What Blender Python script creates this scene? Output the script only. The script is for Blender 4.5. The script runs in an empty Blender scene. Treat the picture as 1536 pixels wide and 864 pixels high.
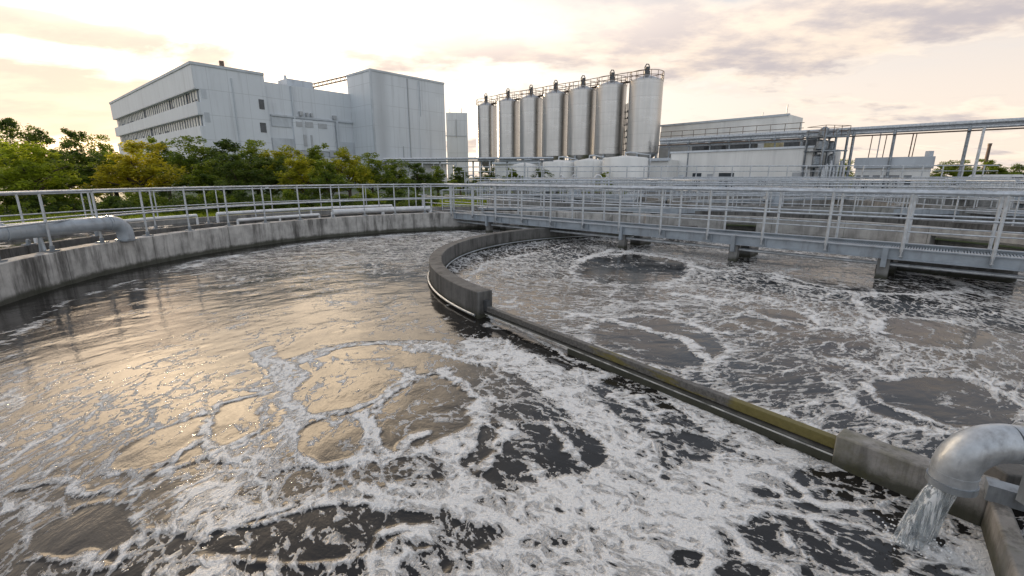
import bpy, math, random
import numpy as np
from mathutils import Vector, Matrix
random.seed(7); RNG = np.random.default_rng(7)
SC = bpy.context.scene; COL = SC.collection
PI = math.pi; R = math.radians

# ------------------------------------------------------------------ measuring
FOC, PCX, PCY, PITCH, EYE = 684.0, 768.0, 432.0, R(13.65), 2.04
CP, SP = math.cos(PITCH), math.sin(PITCH)
def ray(px, py):
    u = (px - PCX)/FOC; v = (PCY - py)/FOC
    return (u, CP + v*SP, v*CP - SP)
def flat(px, py, z=0.0):            # surveyed point on a level plane
    r = ray(px, py); t = (z - EYE)/r[2]
    return (r[0]*t, r[1]*t)
def at(px, py, Y):                  # surveyed point at a distance Y
    r = ray(px, py); t = Y/r[1]
    return (r[0]*t, Y, EYE + r[2]*t)

# ------------------------------------------------------------------ mesh helper
class MB:
    def __init__(s): s.v = []; s.f = []; s.m = []
    def add(s, vs, fs, mi=0):
        o = len(s.v); s.v += [tuple(p) for p in vs]
        for f in fs: s.f.append(tuple(i+o for i in f)); s.m.append(mi)
    def box(s, c, d, rz=0.0, mi=0):
        x, y, z = d[0]/2, d[1]/2, d[2]/2; ca, sa = math.cos(rz), math.sin(rz)
        vs = []
        for sz in (-z, z):
            for sx, sy in ((-x,-y),(x,-y),(x,y),(-x,y)):
                vs.append((c[0]+sx*ca-sy*sa, c[1]+sx*sa+sy*ca, c[2]+sz))
        s.add(vs, [(3,2,1,0),(4,5,6,7),(0,1,5,4),(1,2,6,5),(2,3,7,6),(3,0,4,7)], mi)
    def seg(s, a, b, w, z0, z1, mi=0):  # wall-like bar between two plan points
        dx, dy = b[0]-a[0], b[1]-a[1]
        s.box(((a[0]+b[0])/2, (a[1]+b[1])/2, (z0+z1)/2), (math.hypot(dx,dy), w, z1-z0), math.atan2(dy,dx), mi)
    def prism(s, poly, z0, z1, mi=0):
        n = len(poly); vs = [(x,y,z0) for x,y in poly]+[(x,y,z1) for x,y in poly]
        s.add(vs, [tuple(range(n-1,-1,-1)), tuple(range(n,2*n))]+[(i,(i+1)%n,n+(i+1)%n,n+i) for i in range(n)], mi)
    def tube(s, pts, r, n=8, closed=False, mi=0, cap=True):
        P = [Vector(p) for p in pts]; N = len(P); rs = r if isinstance(r,(list,tuple)) else [r]*N
        ref = None; vs = []
        for i in range(N):
            if closed: t = P[(i+1)%N]-P[i-1]
            else: t = P[min(i+1,N-1)]-P[max(i-1,0)]
            t.normalize()
            if ref is None:
                ref = Vector((0,0,1)) if abs(t.z) < .9 else Vector((1,0,0))
            a = (ref - t*ref.dot(t)).normalized(); b = t.cross(a); ref = a
            for k in range(n):
                q = 2*PI*k/n; vs.append(P[i]+a*(rs[i]*math.cos(q))+b*(rs[i]*math.sin(q)))
        fs = []
        for i in range(N if closed else N-1):
            j = (i+1)%N
            for k in range(n): fs.append((i*n+k, i*n+(k+1)%n, j*n+(k+1)%n, j*n+k))
        if not closed and cap:
            fs.append(tuple(range(n-1,-1,-1))); fs.append(tuple((N-1)*n+k for k in range(n)))
        s.add(vs, fs, mi)
    def lathe(s, prof, c=(0,0,0), n=24, mi=0):
        vs = []
        for r, z in prof:
            for k in range(n):
                a = 2*PI*k/n; vs.append((c[0]+r*math.cos(a), c[1]+r*math.sin(a), c[2]+z))
        fs = [(i*n+k, i*n+(k+1)%n, (i+1)*n+(k+1)%n, (i+1)*n+k) for i in range(len(prof)-1) for k in range(n)]
        fs.append(tuple(range(n-1,-1,-1))); fs.append(tuple((len(prof)-1)*n+k for k in range(n)))
        s.add(vs, fs, mi)
    def arcwall(s, c, r0, r1, a0, a1, z0, z1, n=96, mi=0):
        vs = []
        for i in range(n+1):
            a = a0+(a1-a0)*i/n; ca, sa = math.cos(a), math.sin(a)
            for r, z in ((r0,z0),(r0,z1),(r1,z1),(r1,z0)): vs.append((c[0]+r*ca, c[1]+r*sa, z))
        fs = []
        for i in range(n):
            for k in range(4):
                fs.append((i*4+k, i*4+(k+1)%4, (i+1)*4+(k+1)%4, (i+1)*4+k))
        fs += [(3,2,1,0), (n*4,n*4+1,n*4+2,n*4+3)]
        s.add(vs, fs, mi)
    def build(s, name, mat, parent=None, loc=None, smooth=35, bevel=0):
        me = bpy.data.meshes.new(name); me.from_pydata(s.v, [], s.f)
        for m in (mat if isinstance(mat,(list,tuple)) else [mat]): me.materials.append(m)
        if any(s.m): me.polygons.foreach_set('material_index', s.m)
        me.update()
        import bmesh
        bm = bmesh.new(); bm.from_mesh(me); bmesh.ops.recalc_face_normals(bm, faces=bm.faces); bm.to_mesh(me); bm.free()
        if smooth:
            me.shade_smooth(); me.set_sharp_from_angle(angle=R(smooth))
        o = bpy.data.objects.new(name, me); COL.objects.link(o)
        if parent: o.parent = parent
        if loc: o.location = loc
        if bevel:
            b = o.modifiers.new('bevel','BEVEL'); b.width = bevel; b.segments = 2; b.limit_method = 'ANGLE'; b.angle_limit = R(40)
        return o
def tag(o, label, cat, group=None):
    o['label'] = label; o['category'] = cat
    if group: o['group'] = group
    return o
def struct(o): o['kind'] = 'structure'; return o
def thing(name, label, cat, loc=(0,0,0), rz=0, group=None):
    o = bpy.data.objects.new(name, None); COL.objects.link(o); o.location = loc; o.rotation_euler = (0,0,rz)
    o.empty_display_size = .2
    return tag(o, label, cat, group)
def kids(o): return [c for c in COL.objects if c.parent is o]
def copy_tree(o, parent=None):
    c = o.copy(); COL.objects.link(c)
    if parent: c.parent = parent
    for k in kids(o): copy_tree(k, c)
    return c

# ------------------------------------------------------------------ materials
class NT:
    def __init__(s, tree): s.t = tree; tree.nodes.clear()
    def n(s, typ, **kw):
        nd = s.t.nodes.new(typ)
        for k, v in kw.items(): setattr(nd, k, v)
        return nd
    def link(s, a, b): s.t.links.new(a, b)
    def setin(s, sock, v):
        if hasattr(v, 'links'): s.link(v, sock)
        else:
            if isinstance(v, tuple) and len(v) == 3 and sock.type == 'RGBA': v = v+(1,)
            sock.default_value = v
    def math(s, op, a, b=0.0, c=0.0, clamp=False):
        nd = s.n('ShaderNodeMath', operation=op, use_clamp=clamp)
        for i, v in enumerate((a,b,c)): s.setin(nd.inputs[i], v)
        return nd.outputs[0]
    def vec(s, op, a, b=(0,0,0), scale=None):
        nd = s.n('ShaderNodeVectorMath', operation=op); s.setin(nd.inputs[0], a); s.setin(nd.inputs[1], b)
        if scale is not None: s.setin(nd.inputs['Scale'], scale)
        return nd.outputs['Value'] if op in ('DOT_PRODUCT','LENGTH','DISTANCE') else nd.outputs[0]
    def smooth(s, v, lo, hi, a=0.0, b=1.0):
        nd = s.n('ShaderNodeMapRange', interpolation_type='SMOOTHSTEP')
        for i, x in enumerate((v, lo, hi, a, b)): s.setin(nd.inputs[i], x)
        return nd.outputs[0]
    def mix(s, f, a, b, blend='MIX'):
        nd = s.n('ShaderNodeMix', data_type='RGBA', blend_type=blend)
        s.setin(nd.inputs[0], f); s.setin(nd.inputs[6], a); s.setin(nd.inputs[7], b)
        return nd.outputs[2]
    def noise(s, vec, scale, detail=4, rough=.55, dist=0.0):
        nd = s.n('ShaderNodeTexNoise'); s.setin(nd.inputs['Vector'], vec)
        nd.inputs['Scale'].default_value = scale; nd.inputs['Detail'].default_value = detail
        nd.inputs['Roughness'].default_value = rough; nd.inputs['Distortion'].default_value = dist
        return nd.outputs[0]
    def vor(s, vec, scale, feature='F1', smooth=None):
        nd = s.n('ShaderNodeTexVoronoi', feature=feature); s.setin(nd.inputs['Vector'], vec)
        nd.inputs['Scale'].default_value = scale
        return nd.outputs['Distance']
    def bump(s, h, strength=.3, dist=.02, normal=None):
        nd = s.n('ShaderNodeBump'); s.setin(nd.inputs['Height'], h)
        nd.inputs['Strength'].default_value = strength; nd.inputs['Distance'].default_value = dist
        if normal is not None: s.link(normal, nd.inputs['Normal'])
        return nd.outputs[0]
    def scaled(s, v, sc):
        return s.vec('MULTIPLY', v, sc)
def new_mat(name):
    m = bpy.data.materials.new(name); m.use_nodes = True; g = NT(m.node_tree)
    out = g.n('ShaderNodeOutputMaterial'); b = g.n('ShaderNodeBsdfPrincipled'); g.link(b.outputs[0], out.inputs[0])
    return m, g, b, out
def plain(name, col, rough=.5, metal=0.0, var=.25, scale=3.0, bump=.1, stretch=(1,1,1), dirt=None, dirt_amt=.5):
    m, g, b, o = new_mat(name)
    pos = g.n('ShaderNodeTexCoord').outputs['Object']
    n = g.noise(g.scaled(pos, stretch), scale, 5, .6)
    c2 = tuple(x*(1-var) for x in col); c1 = tuple(min(1, x*(1+var*.6)) for x in col)
    c = g.mix(g.smooth(n, .3, .7), c2, c1)
    if dirt:
        d = g.noise(g.scaled(pos, (2.2*stretch[0],2.2*stretch[1],.35*stretch[2])), scale*.8, 6, .65)
        c = g.mix(g.math('MULTIPLY', g.smooth(d, .5, .72), dirt_amt), c, dirt)
    g.setin(b.inputs['Base Color'], c)
    f = g.noise(pos, scale*9, 3)
    g.setin(b.inputs['Roughness'], g.math('MULTIPLY_ADD', f, .25, rough-.12, clamp=True))
    b.inputs['Metallic'].default_value = metal
    if bump: g.setin(b.inputs['Normal'], g.bump(f, bump, .01))
    return m
def concrete(name, col=(.30,.29,.27), dark=(.05,.048,.045), stain=.75, moss=.0, joints=0, tide=.14, ds=1.0):
    m, g, b, o = new_mat(name)
    pos = g.n('ShaderNodeTexCoord').outputs['Object']
    wpos = g.n('ShaderNodeNewGeometry').outputs['Position']
    sep = g.n('ShaderNodeSeparateXYZ'); g.link(wpos, sep.inputs[0])
    fine = g.noise(pos, 28, 5, .65); mid = g.noise(pos, 3.1, 5, .6)
    c = g.mix(g.smooth(mid, .3, .7), tuple(x*.72 for x in col), tuple(x*1.15 for x in col))
    c = g.mix(g.math('MULTIPLY', g.smooth(fine, .52, .75), .35), c, tuple(x*.45 for x in col))
    drip = g.noise(g.scaled(pos, (2.3,2.3,.3)), 1.3*ds, 6, .72)
    drip2 = g.noise(g.scaled(pos, (11,11,.5)), 1.3, 4, .6)
    big = g.noise(pos, .55, 3)
    dm = g.math('MULTIPLY', g.smooth(drip, .44, .66), g.smooth(big, .3, .62, .35, 1.0))
    dm = g.math('MAXIMUM', dm, g.math('MULTIPLY', g.smooth(drip2, .55, .75), .6))
    c = g.mix(g.math('MULTIPLY', dm, stain), c, dark)
    # tide mark: algae band with its own ragged edge
    edge = g.math('MULTIPLY_ADD', g.noise(pos, 4.5, 5, .7), .16, tide-.08)
    tm = g.smooth(g.math('SUBTRACT', edge, sep.outputs['Z']), -.04, .06)
    c = g.mix(g.math('MULTIPLY', tm, .9), c, (.032,.034,.02))
    if moss:
        mo = g.smooth(g.noise(pos, 2.3, 6, .7), .5, .66)
        c = g.mix(g.math('MULTIPLY', mo, moss), c, (.10,.095,.022))
    if joints:
        sx = g.n('ShaderNodeSeparateXYZ'); g.link(pos, sx.inputs[0])
        a = g.math('ARCTAN2', sx.outputs['Y'], sx.outputs['X'])
        fr = g.math('FRACT', g.math('MULTIPLY', a, joints/(2*PI)))
        d = g.math('ABSOLUTE', g.math('SUBTRACT', fr, .5))
        jm = g.smooth(d, 0, .006, 1, 0)
        c = g.mix(g.math('MULTIPLY', jm, .75), c, (.03,.03,.028))
    g.setin(b.inputs['Base Color'], c)
    g.setin(b.inputs['Roughness'], g.math('MULTIPLY_ADD', fine, .3, .6))
    g.setin(b.inputs['Normal'], g.bump(g.math('ADD', fine, mid), .35, .012))
    return m
def leaf_mat(name, c1, c2, trans=.5):
    m = bpy.data.materials.new(name); m.use_nodes = True; g = NT(m.node_tree)
    out = g.n('ShaderNodeOutputMaterial')
    oi = g.n('ShaderNodeObjectInfo').outputs['Random']
    pos = g.n('ShaderNodeTexCoord').outputs['Object']
    n = g.noise(pos, 7.0, 3); n2 = g.noise(pos, 90.0, 1)
    f = g.math('ADD', g.smooth(n, .35, .65), g.math('MULTIPLY_ADD', n2, .8, -.4))
    f = g.math('ADD', f, g.math('MULTIPLY_ADD', oi, .4, -.2), clamp=True)
    c = g.mix(f, c1, c2)
    d = g.n('ShaderNodeBsdfPrincipled'); g.setin(d.inputs['Base Color'], c); d.inputs['Roughness'].default_value = .5
    t = g.n('ShaderNodeBsdfTranslucent'); g.setin(t.inputs['Color'], g.mix(.5, c, c, 'ADD'))
    mx = g.n('ShaderNodeMixShader'); mx.inputs[0].default_value = trans
    g.link(d.outputs[0], mx.inputs[1]); g.link(t.outputs[0], mx.inputs[2]); g.link(mx.outputs[0], out.inputs[0])
    return m

M = {}
M['galv'] = plain('galvanised_steel', (.50,.53,.56), .42, .55, .22, 6, .1, dirt=(.16,.15,.14), dirt_amt=.45)
M['galv_dark'] = plain('weathered_steel', (.27,.30,.33), .45, .5, .3, 5, .1, dirt=(.08,.075,.07), dirt_amt=.6)
M['girder'] = plain('painted_girder_steel', (.30,.34,.38), .42, .15, .18, 3, .08, dirt=(.12,.115,.11), dirt_amt=.5)
M['pipe'] = plain('grey_pipe_paint', (.36,.40,.44), .38, .15, .2, 4, .08, dirt=(.15,.14,.13), dirt_amt=.5)
M['outlet'] = plain('galvanised_outlet_pipe', (.44,.47,.50), .36, .45, .3, 7, .12, dirt=(.15,.15,.15), dirt_amt=.55)
M['white'] = plain('white_cladding', (.62,.66,.70), .5, 0, .09, .35, .02, stretch=(1,1,.3), dirt=(.36,.39,.42), dirt_amt=.35)
def cladding(name, col):
    m, g, b, o = new_mat(name); pos = g.n('ShaderNodeNewGeometry').outputs['Position']
    sx = g.n('ShaderNodeSeparateXYZ'); g.link(pos, sx.inputs[0])
    def line(v, period, w, off=.0):
        fr = g.math('FRACT', g.math('MULTIPLY_ADD', v, 1/period, off)); return g.smooth(g.math('ABSOLUTE', g.math('SUBTRACT', fr, .5)), 0, w/period, 1, 0)
    u = g.vec('DOT_PRODUCT', pos, (.651,.759,0)); v = g.vec('DOT_PRODUCT', pos, (-.759,.651,0))
    j = g.math('MAXIMUM', line(sx.outputs['Z'], 3.1, .07, .3), g.math('MAXIMUM', line(u, 2.4, .05, .13), line(v, 2.4, .05, .4)))
    n = g.noise(pos, .3, 4); st = g.noise(g.scaled(pos,(1.2,1.2,.07)), 1.0, 6, .7); pn = g.n('ShaderNodeTexWhiteNoise')
    cv = g.n('ShaderNodeCombineXYZ'); 
    for k, (x, p) in enumerate(((u,2.4),(v,2.4),(sx.outputs['Z'],3.1))): g.setin(cv.inputs[k], g.math('FLOOR', g.math('MULTIPLY', x, 1/p)))
    g.link(cv.outputs[0], pn.inputs['Vector'])
    c = g.mix(n, tuple(x*.92 for x in col), tuple(x*1.06 for x in col))
    c = g.mix(g.math('MULTIPLY', pn.outputs['Value'], .10), c, tuple(x*.6 for x in col))
    c = g.mix(g.math('MULTIPLY', g.smooth(st, .5, .74), .42), c, tuple(x*.5 for x in col))
    c = g.mix(g.math('MULTIPLY', j, .38), c, tuple(x*.4 for x in col))
    g.setin(b.inputs['Base Color'], c); b.inputs['Roughness'].default_value = .5
    g.setin(b.inputs['Normal'], g.bump(g.math('SUBTRACT', n, j), .2, .03)); return m
M['white'] = cladding('white_cladding_panels', (.60,.64,.68))
M['white2'] = plain('off_white_render', (.72,.72,.70), .6, 0, .1, .6, .03, stretch=(1,1,.3), dirt=(.42,.42,.42), dirt_amt=.4)
M['panel'] = plain('grey_wall_panel', (.47,.51,.55), .55, 0, .12, .6, .03, dirt=(.25,.27,.29), dirt_amt=.5)
M['darkmetal'] = plain('dark_machine_metal', (.08,.085,.09), .5, .3, .4, 2, .1)
M['brown'] = plain('brown_rusty_steel', (.16,.115,.085), .7, .2, .35, 8, .2)
M['glass'] = plain('window_glass', (.035,.045,.055), .12, 0, .3, 1.5, 0)
M['blind'] = plain('pale_blind', (.74,.70,.63), .7, 0, .2, 3, 0)
M['frame'] = plain('window_frame_grey', (.38,.40,.42), .5, .2, .1, 2, 0)
M['bark'] = plain('bark', (.09,.065,.045), .9, 0, .4, 12, .4, stretch=(3,3,.5))
M['asphalt'] = plain('wet_dark_asphalt', (.05,.05,.05), .55, 0, .4, 3, .3)
M['paleslab'] = plain('yard_paving', (.13,.13,.125), .5, 0, .25, 1.2, .1)
M['wood'] = plain('chimney_brick', (.14,.10,.08), .8, 0, .3, 4, .2)
M['con_outer'] = concrete('tank_wall_concrete', (.46,.45,.43), (.05,.048,.044), .92, joints=26, tide=.12)
M['con_inner'] = concrete('baffle_wall_concrete', (.125,.123,.118), (.022,.021,.02), .95, tide=.1, ds=2.0)
M['con_far'] = concrete('far_wall_concrete', (.36,.355,.34), (.1,.095,.09), .6, joints=22, tide=.12)
M['con_block'] = concrete('mossy_block_concrete', (.30,.29,.275), (.04,.04,.036), .95, moss=.35, tide=.11, ds=4.0)
M['con_pier'] = concrete('pier_concrete', (.2,.2,.195), (.05,.05,.05), .7, tide=.1)
M['con_plain'] = concrete('basin_concrete', (.26,.26,.25), (.06,.06,.058), .8, tide=-1)

def ground_mat():
    m, g, b, o = new_mat('ground_mix'); pos = g.n('ShaderNodeTexCoord').outputs['Object']
    a = g.noise(pos, .12, 4); f = g.noise(pos, 6, 5, .7)
    c = g.mix(f, (.05,.085,.025), (.09,.12,.04))
    c = g.mix(g.smooth(a, .5, .58), c, (.11,.11,.10))
    g.setin(b.inputs['Base Color'], c); b.inputs['Roughness'].default_value = .9
    g.setin(b.inputs['Normal'], g.bump(f, .5, .05)); return m
M['ground'] = ground_mat()

def beam_mat():
    m, g, b, o = new_mat('worn_yellow_beam'); tc = g.n('ShaderNodeTexCoord').outputs['Object']
    n1 = g.noise(g.scaled(tc, (.55,3,3)), 1.7, 5, .7); n2 = g.noise(tc, 30, 4, .7)
    c = g.mix(g.smooth(n2, .3, .7), (.05,.048,.045), (.15,.145,.135))
    sx = g.n('ShaderNodeSeparateXYZ'); g.link(tc, sx.inputs[0])
    # old yellow paint survives along the near stretch only, with ragged patches
    along = g.math('MAXIMUM', g.smooth(sx.outputs['X'], 3.6, 3.9, -.14, .22), g.smooth(g.math('ABSOLUTE', g.math('SUBTRACT', sx.outputs['X'], 2.65)), .2, .9, .05, -.12))
    ym = g.smooth(g.math('ADD', n1, along), .50, .60)
    c = g.mix(g.math('MULTIPLY', ym, .9), c, g.mix(n2, (.08,.072,.016), (.185,.15,.03)))
    g.setin(b.inputs['Base Color'], c); b.inputs['Roughness'].default_value = .6
    g.setin(b.inputs['Normal'], g.bump(n2, .3, .01)); return m
M['beam'] = beam_mat()

def silo_mat():
    m, g, b, o = new_mat('brushed_silo_steel'); pos = g.n('ShaderNodeTexCoord').outputs['Object']
    n = g.noise(g.scaled(pos, (1,1,.06)), 2.6, 5, .6); n2 = g.noise(g.scaled(pos,(1,1,6)), .35, 3)
    c = g.mix(n, (.36,.355,.345), (.56,.55,.535))
    sx = g.n('ShaderNodeSeparateXYZ'); g.link(pos, sx.inputs[0])
    fr = g.math('FRACT', g.math('MULTIPLY', sx.outputs['Z'], 1/1.45))
    seam = g.smooth(g.math('ABSOLUTE', g.math('SUBTRACT', fr, .5)), 0, .02, 1, 0)
    c = g.mix(g.math('MULTIPLY', seam, .45), c, (.2,.2,.2))
    g.setin(b.inputs['Base Color'], c); b.inputs['Metallic'].default_value = .9
    g.setin(b.inputs['Roughness'], g.math('MULTIPLY_ADD', n2, .2, .2))
    g.setin(b.inputs['Normal'], g.bump(g.noise(pos, 1.2, 2), .12, .08)); return m
M['silo'] = silo_mat()

# ------------------------------------------------------------------ numpy noise
def vnoise(x, y, seed=0):
    xi = np.floor(x).astype(np.int64); yi = np.floor(y).astype(np.int64); xf = x-xi; yf = y-yi
    u = xf*xf*xf*(xf*(xf*6-15)+10); v = yf*yf*yf*(yf*(yf*6-15)+10)
    def h(a, b):
        k = (a*374761393 + b*668265263 + seed*1442695041) & 0x7fffffff
        k = ((k ^ (k >> 13))*1274126177) & 0x7fffffff
        return ((k ^ (k >> 16)) & 0xffff)/65535.0
    return (h(xi,yi)*(1-u)+h(xi+1,yi)*u)*(1-v)+(h(xi,yi+1)*(1-u)+h(xi+1,yi+1)*u)*v
def fbm(x, y, s, oct=4, seed=0):
    t = 0; a = .5; n = 0
    for i in range(oct):
        t = t + a*vnoise(x*s+13.7*i, y*s-7.1*i, seed+i); n += a; a *= .5; s *= 2.03
    return t/n
def sstep(x, a, b):
    t = np.clip((x-a)/(b-a), 0, 1); return t*t*(3-2*t)

# ------------------------------------------------------------------ tank geometry
C1 = (.40, 9.85); R1 = 9.12       # big round basin
C2 = (5.2, 10.0); R2 = 7.4        # right-hand basin
CI = (4.4, 10.25); RI = 6.19      # curved baffle (outer radius)
BEAM_A = (-.394, 6.548); BEAM_B = (2.39, 2.98)

# ------------------------------------------------------------------ water
def water_mesh():
    xs = [0.0]
    while xs[-1] < 13.2: xs.append(xs[-1]+.016+.0035*xs[-1])
    xr = np.array(xs); xl = -xr[1:][::-1]; xl = xl[xl > -9.4]
    X = np.concatenate([xl, xr])
    ys = [.35]
    while ys[-1] < 19.6: ys.append(ys[-1]+.009+.0034*ys[-1])
    Y = np.array(ys); nx, ny = len(X), len(Y)
    gx, gy = np.meshgrid(X, Y); x = gx.ravel(); y = gy.ravel()
    # slow meander so no outline is a clean curve
    wx = x + .30*(fbm(x,y,.9,3,1)-.5) + .10*(fbm(x,y,3.2,3,2)-.5)
    wy = y + .30*(fbm(x,y,.9,3,5)-.5) + .10*(fbm(x,y,3.2,3,6)-.5)
    # side of the baffle line
    bd = np.array(BEAM_B)-np.array(BEAM_A); bd /= np.linalg.norm(bd)
    side = (x-BEAM_A[0])*(-bd[1]) + (y-BEAM_A[1])*bd[0]      # >0 : right-hand basin side
    along = (x-BEAM_A[0])*bd[0] + (y-BEAM_A[1])*bd[1]
    din = np.hypot(x-CI[0], y-CI[1])
    right = np.where(along < 0, (din < RI-.1), side > 0)
    def band(pts, w, edge=.55):                                # distance to a surveyed polyline
        P = [np.array(flat(*p)) for p in pts]; d = np.full(x.shape, 1e9); ww = np.full(x.shape, .1)
        for i in range(len(P)-1):
            a, b = P[i], P[i+1]; ab = b-a
            t = np.clip(((wx-a[0])*ab[0]+(wy-a[1])*ab[1])/(ab@ab), 0, 1)
            dd = np.hypot(wx-a[0]-t*ab[0], wy-a[1]-t*ab[1])
            wi = w[i]+(w[i+1]-w[i])*t if isinstance(w,(list,tuple)) else w
            q = dd/wi
            d = np.minimum(d, q)
        return 1-sstep(d, edge, 1.35)
    def hole(cx, cy, ax, ay, rot=0, k=.12):                    # surveyed oval patch of clear water
        c = flat(cx, cy); ca, sa = math.cos(R(rot)), math.sin(R(rot))
        ex = flat(cx+ax*ca, cy+ax*sa); ex2 = flat(cx-ax*ca, cy-ax*sa)
        ey = flat(cx-ay*sa, cy+ay*ca); ey2 = flat(cx+ay*sa, cy-ay*ca)
        c = ((ex[0]+ex2[0]+ey[0]+ey2[0])/4, (ex[1]+ex2[1]+ey[1]+ey2[1])/4)
        A = np.array([[(ex[0]-ex2[0])/2, (ey[0]-ey2[0])/2],[(ex[1]-ex2[1])/2, (ey[1]-ey2[1])/2]])
        Ai = np.linalg.inv(A); px = wx-c[0]; py = wy-c[1]
        return np.hypot(Ai[0,0]*px+Ai[0,1]*py, Ai[1,0]*px+Ai[1,1]*py), c
    lo = fbm(x,y,.55,4,11); md = fbm(x,y,1.6,4,17)
    dens = np.where(right, .33+.5*(md-.5)+.35*(lo-.5), .0+.35*(md-.5)+.2*(lo-.5))
    # near left: loose flecks
    near = sstep(y, 5.6, 2.6)
    dens = dens + np.where(right, 0, .40*near)
    dens = dens + np.where(right, 0, (.34+.3*(lo-.5))*sstep(y, 8.0, 12.0))
    def put(b, v):
        nonlocal dens
        dens = np.maximum(dens, b*v + (1-b)*-1)
    put(band([(395,528),(425,560),(450,610),(455,680),(400,690),(325,735),(320,770),(420,785),(560,748),(690,742)], [.18,.22,.24,.26,.25,.22,.2,.2,.18,.2]), .80)
    put(band([(300,640),(330,600),(400,580)], .13), .62)
    put(band([(300,640),(350,680),(420,690)], .16), .64)
    put(band([(430,545),(520,520),(620,520),(720,540)], [.16,.2,.25,.3]), .66)
    put(band([(600,560),(560,615),(470,640)], .11), .66)
    put(band([(720,520),(800,560),(880,620),(915,680)], [.4,.36,.28,.24]), .90)
    put(band([(860,560),(1000,600),(1120,660),(1230,705)], [.2,.2,.24,.12]), .86)
    put(band([(915,640),(935,720),(960,800),(930,862)], [.2,.36,.44,.46]), 1.0)
    put(band([(1085,700),(1010,740),(1000,800),(1010,862)], [.26,.3,.22,.22]), 1.0)
    put(band([(700,760),(800,770),(900,760)], [.16,.26,.34]), .88)
    put(band([(720,862),(800,820),(900,800)], [.24,.28,.34]), .80)
    put(band([(1080,690),(1150,700),(1240,700)], [.14,.1,.06]), .76)
    put(band([(1075,765),(1150,770),(1230,765),(1330,800),(1430,850)], [.12,.08,.07,.055,.08]), .86)
    put(band([(1390,800),(1430,820),(1450,862)], [.12,.15,.2]), .92)
    put(band([(1380,745),(1440,790),(1460,850)], .07), .8)
    put(band([(1075,800),(1110,845),(1150,864)], .07), .9)
    put(band([(580,862),(572,825),(600,800),(640,797),(672,815)], .06), .95)
    put(band([(720,470),(900,560),(1060,640),(1245,712)], [.03,.04,.06,.04]), .7)
    # right-hand basin streaks
    for pts, w, v in [([(760,480),(900,520),(1060,590),(1200,640),(1330,690)], [.12,.16,.2,.22,.16], .62),
        ([(1090,520),(1070,560),(1110,600),(1180,620)], .13, .66), ([(860,470),(1000,455),(1150,450),(1330,500),(1450,480)], [.3,.3,.3,.34,.3], .55),
        ([(1060,430),(1160,450),(1280,500),(1300,480)], .16, .62), ([(870,395),(960,375),(1060,390)], .12, .7),
        ([(800,395),(740,392),(705,410)], .16, .62), ([(1230,560),(1290,620),(1400,650),(1520,690)], .12, .62),
        ([(1250,540),(1400,550),(1536,580)], .16, .55), ([(900,470),(1010,490),(1100,520)], .16, .58),
        ([(850,370),(780,385),(720,400),(695,425)], .06, .8), ([(1180,410),(1320,440),(1450,450)], .14, .55)]:
        put(band(pts, w)*np.where(right,1,0), v)
    H = [(782,682,112,46,0,.16),(632,620,72,50,-8,.06),(508,657,57,36,-6,.04),(515,581,80,42,-6,.03),(548,529,52,11,-4,.05),
         (352,606,46,22,-10,.08),(972,622,105,33,33,.2),(1262,742,125,34,14,.2),(1195,812,128,42,10,.2),(485,805,165,42,-8,.10),
         (150,790,85,42,-8,.05),(285,655,120,28,-18,.05),(1080,862,35,16,0,.05),(1010,838,22,14,0,.2)]
    HR = [(985,510,105,34,6,.03),(1395,600,112,42,6,.03),(950,402,85,22,0,.06),(1165,480,60,16,4,.1),(1300,420,130,18,4,.15),(1400,500,90,20,5,.1)]
    fx = wx.copy(); fy = wy.copy()
    for L, msk in ((H, ~right), (HR, right)):
        for cx, cy, ax, ay, rot, vein in L:
            d, c = hole(cx, cy, ax, ay, rot)
            inside = (1-sstep(d, .90, 1.02))*msk
            rim = np.exp(-((d-1.07)/.08)**2)*msk
            dens = dens + .30*rim*(dens > .02)
            dens = dens*(1-inside) + inside*(vein-.02+.30*(md-.5))
    # swirl centre inside the near island
    d, c = hole(640, 845, 68, 55, 0); isl = (1-sstep(d, .85, 1.0))
    dens = dens*(1-isl) + isl*(.34+.62*np.exp(-((d-.72)/.16)**2))
    dens = np.minimum(dens, .93)
    put(band([(1385,818),(1410,815),(1445,850),(1475,880)], [.05,.09,.11,.13]), 1.3)
    FIL = [[(1075,700),(1150,735),(1200,765)],[(1080,765),(1160,758),(1230,765),(1300,795),(1380,830),(1440,855)],[(1145,705),(1190,735),(1230,745)],[(1140,780),(1170,820),(1200,850)],[(1205,775),(1240,830),(1290,860)],
      [(745,640),(738,680),(705,712)],[(738,685),(790,702),(812,728)],[(800,640),(840,670),(850,700)],[(930,600),(990,590),(1050,600)],[(905,590),(960,625),(1000,615)],[(950,650),(1010,640),(1060,650)],
      [(650,560),(700,600),(700,660),(670,690)],[(560,615),(600,570),(660,560)],[(445,620),(500,622),(560,600),(600,560)],[(455,690),(520,695),(590,690),(640,650)],[(570,625),(575,660),(560,690)],
      [(380,590),(330,605),(295,640),(320,665),(360,690)],[(210,740),(230,700),(300,660)],[(580,862),(560,840),(575,810),(620,793),(665,805)],[(610,862),(615,830),(645,820)],[(240,790),(330,800),(430,785),(560,750)],
      [(60,840),(120,830),(200,835),(260,800)],[(20,730),(90,720),(180,735)],[(870,470),(960,490),(1040,510),(1075,545)],[(1070,560),(1090,600),(1180,620)],[(1280,570),(1330,610),(1420,645),(1536,650)],
      [(860,395),(920,375),(1000,385)],[(1000,385),(1060,405),(1160,410),(1280,440),(1330,500)],[(1090,470),(1200,485),(1290,505)],[(1000,440),(1080,450),(1180,490)]]
    fxs, fys = wx.copy(), wy.copy()
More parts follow.
